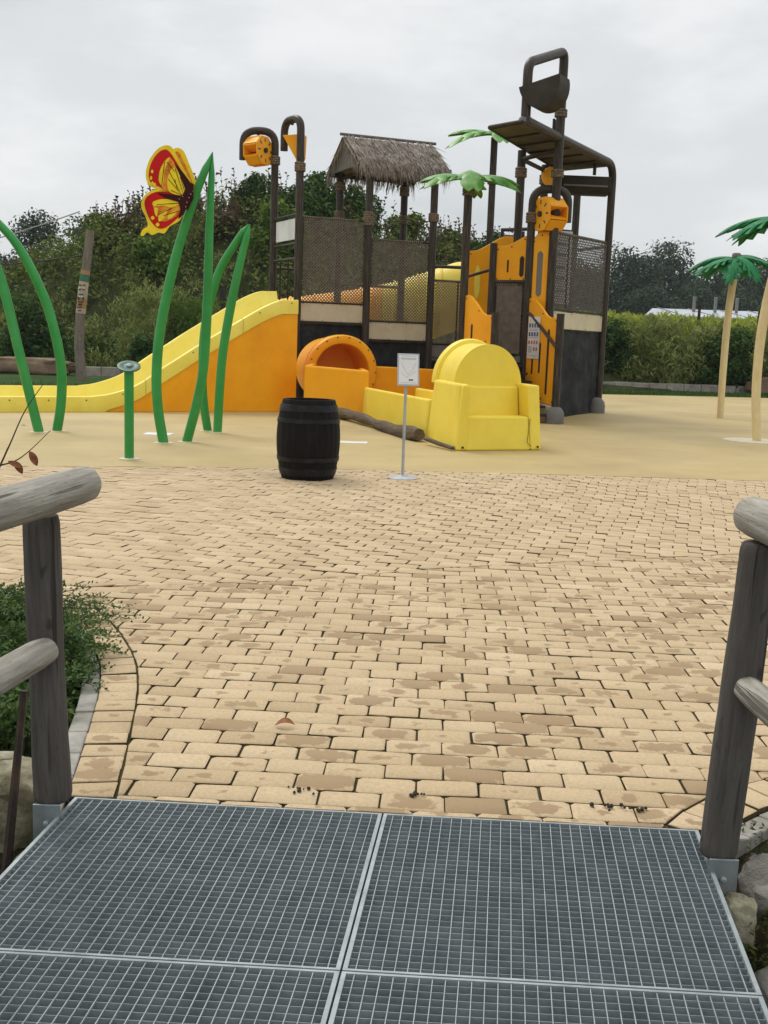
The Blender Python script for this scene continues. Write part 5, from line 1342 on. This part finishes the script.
for args in (
    ('laurel_bush', 'dark glossy bush left of the totem pole, above the sandstone boulder', -12.6, 39.0, 3.2, 2.9, FDARK, 6500, .17, .5, 0, 0),
    ('feathery_bush', 'feathery light green bush right behind the totem pole', -8.6, 39.4, 2.8, 3.1, FWILL, 6500, .22, .14, .7, 40),
    ('feathery_bush', 'feathery green bush between the totem pole and the butterfly arch', -6.9, 39.4, 2.9, 2.7, FMID, 5600, .22, .16, .7, 40),
    ('laurel_bush', 'dark rounded bush behind the yellow slide, between the two grass blade arches', -5.0, 38.6, 2.5, 2.0, FDARK, 5000, .15, .5, 0, 0),
    ('laurel_bush', 'low dark bush at the foot of the hill behind the green spray post', -8.4, 37.9, 3.4, 1.35, FDARK, 5200, .15, .5, 0, 0),
    ('laurel_bush', 'dark bush at the foot of the hill behind the slide top', -2.6, 39.2, 2.8, 2.1, FDARK, 4200, .16, .5, 0, 0),
    ('dark_hedge_bush', 'very dark bush just right of the grey stone panel of the tower', 8.7, 43.2, 2.6, 2.7, FDARK, 6500, .16, .5, 0, 0),
    ('willow_bush', 'bright willow bush with feathery leaves right of the tower', 10.35, 42.4, 2.7, 2.6, FWILL, 9000, .24, .15, .65, 70),
    ('willow_bush', 'second pale willow bush, left of the plastic palm trunk', 11.9, 42.7, 2.6, 2.5, FWILL, 8000, .24, .15, .65, 60),
    ('laurel_bush', 'dark leafy bush directly behind the trunk of the smaller plastic palm', 13.0, 42.0, 2.4, 2.4, FDARK, 6500, .17, .5, 0, 0),
    ('willow_bush', 'pale willow bush between the two plastic palm trunks', 15.1, 42.8, 2.6, 2.35, FWILL, 8000, .24, .15, .65, 60),
    ('willow_bush', 'pale willow bush behind the taller plastic palm at the right edge', 17.2, 43.0, 3.0, 2.5, FWILL, 7000, .24, .15, .65, 50),
    ('laurel_bush', 'dark bush behind the net of the right tower', 6.9, 43.0, 2.8, 2.6, FDARK, 4500, .17, .5, 0, 0),
):
    n_, lab, x, y, w_, h, m_, cnt, sz, asp, dr, fe = args
    bush(n_, lab, 'bush', x, y, -.05, w_, h * 1.06, 2.2, m_, int(cnt * 1.25), sz, asp, seed=int(abs(x * 17)), droop=dr * .7, feather=fe, nb=15, up=.8, group='bushes behind the lawn')
# dark underplanting so that no light shows under the hedge
mb = MB(); leaf_cloud(mb, rg, [(V((x, 44.3 + rg.uniform(-.2, .4), rg.uniform(.3, 1.6))), rg.uniform(.5, .8)) for x in [6 + .35 * i for i in range(42)]], 9000, .22, .5, .3)
tag(mb.build('undergrowth', FDARK), 'dark undergrowth filling the back of the hedge on the right', 'undergrowth', kind='stuff')
mb = MB(); leaf_cloud(mb, rg, [(V((-22 + .4 * i, 41 + rg.uniform(-.3, .3), rg.uniform(.2, 1.0))), rg.uniform(.5, .8)) for i in range(58)], 9000, .2, .5, .3)
tag(mb.build('undergrowth', FDARK), 'dark undergrowth along the foot of the hill on the left', 'undergrowth', kind='stuff')

# --- crop field, low walls, stakes, roof with vents
mb = MB(); leaf_cloud(mb, rg, [(V((x, y, 2.38 + .25 * rg.random() + .026 * (y - 47))), .5) for x in [3 + .5 * i for i in range(60)] for y in (47, 51, 56, 62)], 26000, .34, .2, .2, .3, .5)
for k in range(1500):
    x, y = rg.uniform(3, 33), rg.uniform(46.5, 62); b = V((x, y, 0)); t_ = V((x + rg.gauss(0, .1), y, 2.5)); mb.add([b - V((.02, 0, 0)), b + V((.02, 0, 0)), t_], [(0, 1, 2)])
tag(mb.build('crop_field', FCROP), 'band of tall yellow green crop behind the hedge on the right', 'crop', kind='stuff')
WALLB = mat('wall_block_concrete', (.30, .265, .225), .9, (.2, .175, .15), (.38, .34, .29), sc=3, bumps=.6, bsc=14, dirt=(.12, .11, .08), dirt_amt=.5)
def blockwall(label, x0, x1, y0, y1, h):
    t = thing('low_wall', label, 'wall', ((x0 + x1) / 2, (y0 + y1) / 2, 0)); a, b = V((x0, y0, 0)), V((x1, y1, 0)); L = (b - a).length; n = int(L / .62); ex = (b - a) / L
    mb = MB()
    for k in range(n):
        mb.box(a + ex * (k + .5) * L / n + Z * (h / 2 - .05 + rg.uniform(-.012, .012)), (L / n - .02, .22, h + .1), ex)
    mb.build('wall_blocks', WALLB, t, bevel=.015)
blockwall('low row of pale concrete blocks below the hedge on the right', 6.5, 13.9, 41.0, 41.6, .26)
blockwall('low row of grey concrete blocks at the foot of the hill on the left', -10.4, -4.0, 36.8, 38.0, .30)
rock('boulder', 'long brown sandstone boulder in front of the dark bush at the left edge', 'rock', (-12.3, 36.6, .22), (3.4, 1.0, .66), SANDST, 21)
rock('boulder', 'brown sandstone boulder behind the two plastic palms on the right', 'rock', (15.3, 41.2, .25), (3.4, 1.0, .72), SANDST, 22)
rock('boulder', 'brown sandstone boulder at the far right edge of the lawn', 'rock', (19.0, 41.4, .22), (3.2, 1.0, .66), SANDST, 23)
for x, h, lab in ((12.55, 3.25, 'dark wooden stake above the hedge left of the smaller plastic palm'), (15.0, 3.2, 'left one of two dark stakes between the plastic palm trunks'), (15.45, 3.2, 'right one of two dark stakes between the plastic palm trunks')):
    tag(MB().tube([(x, 44.8, 0), (x, 44.8, h)], .06, 8).build('wooden_stake', WOODD, smooth=60), lab, 'stake', 'wooden stakes in the hedge')
tag(MB().tube([(-6.3, 41.0, 0), (-6.3, 41.0, 3.15)], .11, 8).build('wooden_stake', WOODD, smooth=60), 'dark wooden stake at the foot of the hill left of the butterfly arch', 'stake')
bd_ = thing('greenhouse', 'long low building with a pale grey panelled roof beyond the crop field', 'building', (36, 112, 0))
ROOF = mat('pale_roof_panel', (.42, .45, .49), .35, (.36, .39, .43), (.5, .53, .56), sc=.6, spec=.5)
mb = MB(); mb.prism([(24.5, 106, 4.55), (60, 107, 4.55), (60, 119, 5.75), (28.0, 118, 5.62)], (0, 0, .12)); rf = mb.build('roof', ROOF, bd_)
mb = MB()
for k in range(9): mb.box((28.5 + 3.2 * k, 112, 5.25), (.10, 11.4, .06), (1, 0, 0), None, (0, -.1, .995))
mb.build('roof_seam', GREYP, rf)
mb = MB(); mb.prism([(26.4, 106.5, 0), (59.5, 107.5, 0), (59.5, 117, 0), (30.5, 117, 0)], (0, 0, 4.5)); mb.build('wall', GREYP, bd_)
for x in (31.2, 33.4, 35.6, 38.3):
    mb = MB(); mb.box((x, 113.5, 6.1), (.26, .3, 1.5)); vt = mb.build('vent', GREYP, bd_)
    mb = MB(); mb.box((x, 113.5, 6.87), (.30, .34, .05)); mb.build('cap', GALVD, vt)

# --- far trees, each with trunk, limbs and crown
def tree(name, label, x, y, h, w_, m_, n, size, seed, group):
    rg = random.Random(seed); t = thing(name, label, 'tree', (x, y, 0), group); bl = []
    for k in range(44):
        a = rg.uniform(0, 2 * pi); zz = rg.uniform(.16, .92); q = sqrt(rg.random()) * (1 - .75 * max(0, zz - .5) / .5)
        bl.append((V((x + cos(a) * q * w_ * .42, y + sin(a) * q * w_ * .42, h * zz)), w_ * rg.uniform(.11, .19)))
    bl.append((V((x, y, h * .5)), w_ * .34)); bl.append((V((x, y, h * .3)), w_ * .36))
    mb = MB(); leaf_cloud(mb, rg, bl, n, size, .6, .5, .5); mb.build('crown', m_, t)
    tr = MB(); tr.tube([(x, y, -.3), (x + .1, y, h * .3), (x, y, h * .7)], [h * .028, h * .022, h * .008], 8)
    for k in range(7):
        c, r = bl[k]; s_ = V((x, y, h * rg.uniform(.2, .45))); tr.tube(spline([s_, s_.lerp(c, .5) + Z * .3, c], 3), [h * .012 - i * h * .0015 for i in range(7)], 5)
    tr.build('trunk', BARK, t, smooth=60); return t
gl_ = 'trees beyond the hill on the left'
for x, y, h, w_, m_, s_, lab in (
    (-29.8, 108, 12.6, 8.5, FFAR, 1, 'tall rounded far tree just left of the totem pole top'), (-25.6, 106, 11.2, 7.5, FFAR, 2, 'far tree rising directly behind the totem pole top'),
    (-36.0, 112, 12.8, 9, FFAR, 3, 'dark far tree between the leaning green blades'), (-41.5, 110, 11.8, 9, FFAR, 4, 'dark far tree at the left picture edge'),
    (-21.8, 102, 8.5, 7, FFAR2, 5, 'lower far tree at the left shoulder of the hill'), (-33, 100, 7.5, 8, FFAR2, 6, 'low brownish far tree under the dark rope'),
    (-39, 98, 6.5, 9, FFAR, 7, 'low dark far tree at the left edge below the ropes'), (-27, 96, 6.5, 8, FFAR, 8, 'low dark far tree left of the totem pole face')):
    tree('far_tree', lab, x, y, h, w_, m_, 9000, .36, s_, gl_)
gr_ = 'trees of the far wood on the right'
for x, y, h, w_, m_, s_, lab in (
    (36.8, 152, 15.2, 15, FFAR, 11, 'tallest dark far tree, directly right of the tower corner pole'), (31.5, 150, 14.8, 13, FFAR, 12, 'dark far tree half hidden by the tower corner pole'),
    (43.0, 156, 14.2, 13, FFAR, 13, 'far tree in the dip left of the smaller palm fronds'), (48.6, 158, 14.6, 10.5, FFAR, 14, 'far tree behind the left fronds of the smaller palm'),
    (54.0, 158, 14.3, 10.5, FFAR2, 15, 'brownish far tree behind the trunk of the smaller palm'), (59.5, 160, 15.0, 11, FFAR2, 16, 'far tree behind the taller palm trunk at the right edge'),
    (40, 144, 9.5, 10, FFAR, 17, 'lower far tree in front of the wood, left of the pale roof'), (46.5, 146, 9.5, 10, FFAR, 18, 'lower far tree in front of the wood above the pale roof'),
    (53, 147, 9, 10, FFAR2, 19, 'lower brownish far tree above the pale roof near the palms'), (34, 143, 8.8, 10, FFAR, 20, 'lower far tree in front of the wood beside the tower'),
    (26, 150, 13, 11, FFAR, 21, 'dark far tree seen through the net of the right tower'), (65, 160, 14.5, 11, FFAR, 22, 'far tree just outside the right picture edge')):
    tree('far_tree', lab, x, y, h, w_, m_, 11000, .46, s_, gr_)

# --- lawn grass blades at the pad edge
mb = MB(); vs = []; fs = []
for k in range(9000):
    side = rg.random() < .6
    x, y = (rg.uniform(5.5, 19), 0) if side else (rg.uniform(-14, -3), 0)
    yb = lerp([(-14, 24.2), (-7, 28), (-2, 31.4), (4, 35.4), (11, 37.4), (22, 39.8)], x); y = yb + abs(rg.gauss(0, 1.7))
    if y > 41: continue
    p = V((x, y, 0)); a = rg.uniform(0, pi); w2 = V((cos(a), sin(a), 0)) * .012; L = rg.uniform(.05, .12)
    vs += [p - w2, p + w2, p + V((rg.gauss(0, .03), rg.gauss(0, .03), L))]; fs.append((len(vs) - 3, len(vs) - 2, len(vs) - 1))
mb.add(vs, fs); tag(mb.build('lawn_grass', FGRASS), 'short green lawn grass along the far edge of the splash pad', 'grass', kind='stuff')

# --- planted bed beside the paving on the left
def spray_shrub(label, x, y, z, n, spread, hgt, seed, leafs=.026, dirx=(0, 0), mat_=None):
    rg = random.Random(seed); t = thing('bed_shrub', label, 'shrub', (x, y, z), 'low shrubs in the bed by the bridge'); st = MB(); lf = MB(); vs = []; fs = []
    for k in range(n):
        a = rg.uniform(0, 2 * pi); L = spread * rg.uniform(.45, 1.0); h = hgt * rg.uniform(.35, 1.1)
        b0_ = V((x + rg.gauss(0, .07), y + rg.gauss(0, .10), z)); tip = b0_ + V((cos(a) * L + dirx[0] * rg.random(), sin(a) * L * 1.0 + dirx[1] * rg.random(), h * rg.uniform(.5, 1.0)))
        P = spline([b0_, b0_.lerp(tip, .45) + Z * h * .42, tip], 9); st.tube(P, [.0045 - .0035 * i / (len(P) - 1) for i in range(len(P))], 4, False)
        for i in range(4, len(P)):
            t_ = (P[i] - P[i - 1]).normalized(); sd_ = t_.cross(Z).normalized()
            for sg in (-1, 1, -1, 1):
                q = P[i] + t_ * rg.uniform(-.02, .02); dv = (sd_ * sg * rg.uniform(.5, 1) + t_ * rg.uniform(.2, .8) + Z * rg.uniform(-.2, .7)).normalized()
                # side twiglets carry small leaves
                for m2 in range(2):
                    o_ = q + dv * rg.uniform(.0, .05); d2 = (dv + V((rg.gauss(0, .5), rg.gauss(0, .5), rg.gauss(0, .5)))).normalized(); nn = d2.cross(t_); nn = nn.normalized() if nn.length > .05 else Z
                    LL = leafs * rg.uniform(.6, 1.25); b_ = nn.cross(d2) * LL * .27
                    vs += [o_, o_ + d2 * LL * .5 + b_, o_ + d2 * LL, o_ + d2 * LL * .5 - b_]; fs.append(tuple(len(vs) - 4 + i2 for i2 in range(4)))
    lf.add(vs, fs); st.build('stem', BARK, t); lf.build('foliage', mat_ or FSHRUB, t); return t
spray_shrub('low green shrub spilling over the kerb just right of the left handrail post', -1.68, 5.05, -.16, 130, .36, .34, 31, .021, dirx=(.05, 0))
spray_shrub('small dense green shrub overhanging the kerb behind the lower rail end', -1.52, 4.78, -.20, 90, .24, .26, 37, .02)
spray_shrub('dense dark green shrub behind the left handrail post', -2.05, 5.45, -.12, 120, .42, .38, 32, .022, dirx=(.06, 0))
spray_shrub('low shrub with long arching shoots at the far end of the bed', -1.95, 5.75, -.12, 70, .44, .24, 33, .02, dirx=(.20, 0))
spray_shrub('green shrub at the left picture edge between post and lower rail', -2.4, 5.2, -.12, 80, .5, .42, 34)
spray_shrub('small bright leaved shrub at the kerb below the lower rail end', -1.46, 4.35, -.24, 46, .17, .30, 35, .03)
spray_shrub('dark green shrub under the lower rail at the left picture edge', -1.78, 4.6, -.22, 70, .34, .38, 36)
FMOSS = foliage('moss_tufts', (.02, .03, .006), (.05, .065, .012), (.10, .11, .03), patch=5)
mb = MB()
leaf_cloud(mb, rg, [(V((x, y, ditch(x, y) + .01)), rg.uniform(.05, .12)) for x, y in [(rg.uniform(1.18, 1.9), rg.uniform(2.2, 3.6)) for _ in range(46)] + [(rg.uniform(-2.2, -1.25), rg.uniform(2.7, 4.3)) for _ in range(46)]], 9000, .022, .4, .5, .6, 0, .6)
tag(mb.build('moss', FMOSS), 'moss and tiny weeds on the banks beside the bridge end', 'moss', kind='stuff')
# bare twig with a few rusty leaves, rising behind the left handrail
tw = thing('bare_sapling', 'thin bare sapling twig with a few rusty leaves above the left rail', 'sapling', (-1.78, 4.2, -.2))
TWIG = mat('twig_bark', (.06, .035, .025), .7)
s0 = V((-1.51, 4.2, 1.055)); mb = MB()
mb.tube(spline([(-1.78, 4.2, -.2), (-1.72, 4.2, .4), (-1.62, 4.2, .85), s0], 6), [.008 - .00018 * i for i in range(19)], 6)
mb.tube(spline([s0, (-1.47, 4.2, 1.14), (-1.41, 4.2, 1.27), (-1.335, 4.2, 1.38)], 6), [.004 - .00014 * i for i in range(19)], 5)
mb.tube(spline([s0, (-1.45, 4.2, 1.075), (-1.39, 4.2, 1.12), (-1.31, 4.2, 1.20)], 6), [.0035 - .00013 * i for i in range(19)], 5)
mb.tube(spline([(-1.50, 4.2, 1.08), (-1.485, 4.21, 1.12), (-1.47, 4.2, 1.14)], 4), .0015, 4)
mb.build('twig', TWIG, tw, smooth=60)
for o_, ax_, L in (((-1.455, 4.2, 1.075), (.5, 0, -.8), .06), ((-1.475, 4.19, 1.075), (.75, 0, -.4), .06), ((-1.395, 4.2, 1.115), (.45, 0, -.85), .065), ((-1.425, 4.2, 1.215), (.9, 0, -.1), .018)):
    mb = MB(); leafblade(mb, o_, ax_, (.75, .5, .45) if L > .02 else (0, 1, 0), L, L * .45, .06); mb.build('leaf', DEADL, tw, smooth=60)

# ------------------------------------------------------------------ air
hm = bpy.data.materials.new('haze_air'); hm.use_nodes = True; hn = hm.node_tree; hn.nodes.clear()
ho = hn.nodes.new('ShaderNodeOutputMaterial'); hv = hn.nodes.new('ShaderNodeVolumePrincipled'); hn.links.new(hv.outputs[0], ho.inputs['Volume'])
hv.inputs['Color'].default_value = (.80, .86, .90, 1); hv.inputs['Density'].default_value = .0003; hv.inputs['Anisotropy'].default_value = .2
mb = MB(); mb.box((0, 620, 9.5), (1900, 1900, 22.6 + .6)); hz_ = mb.build('haze', hm); hz_['kind'] = 'stuff'; hz_['label'] = 'thin grey haze in the air over the far trees'; hz_['category'] = 'haze'
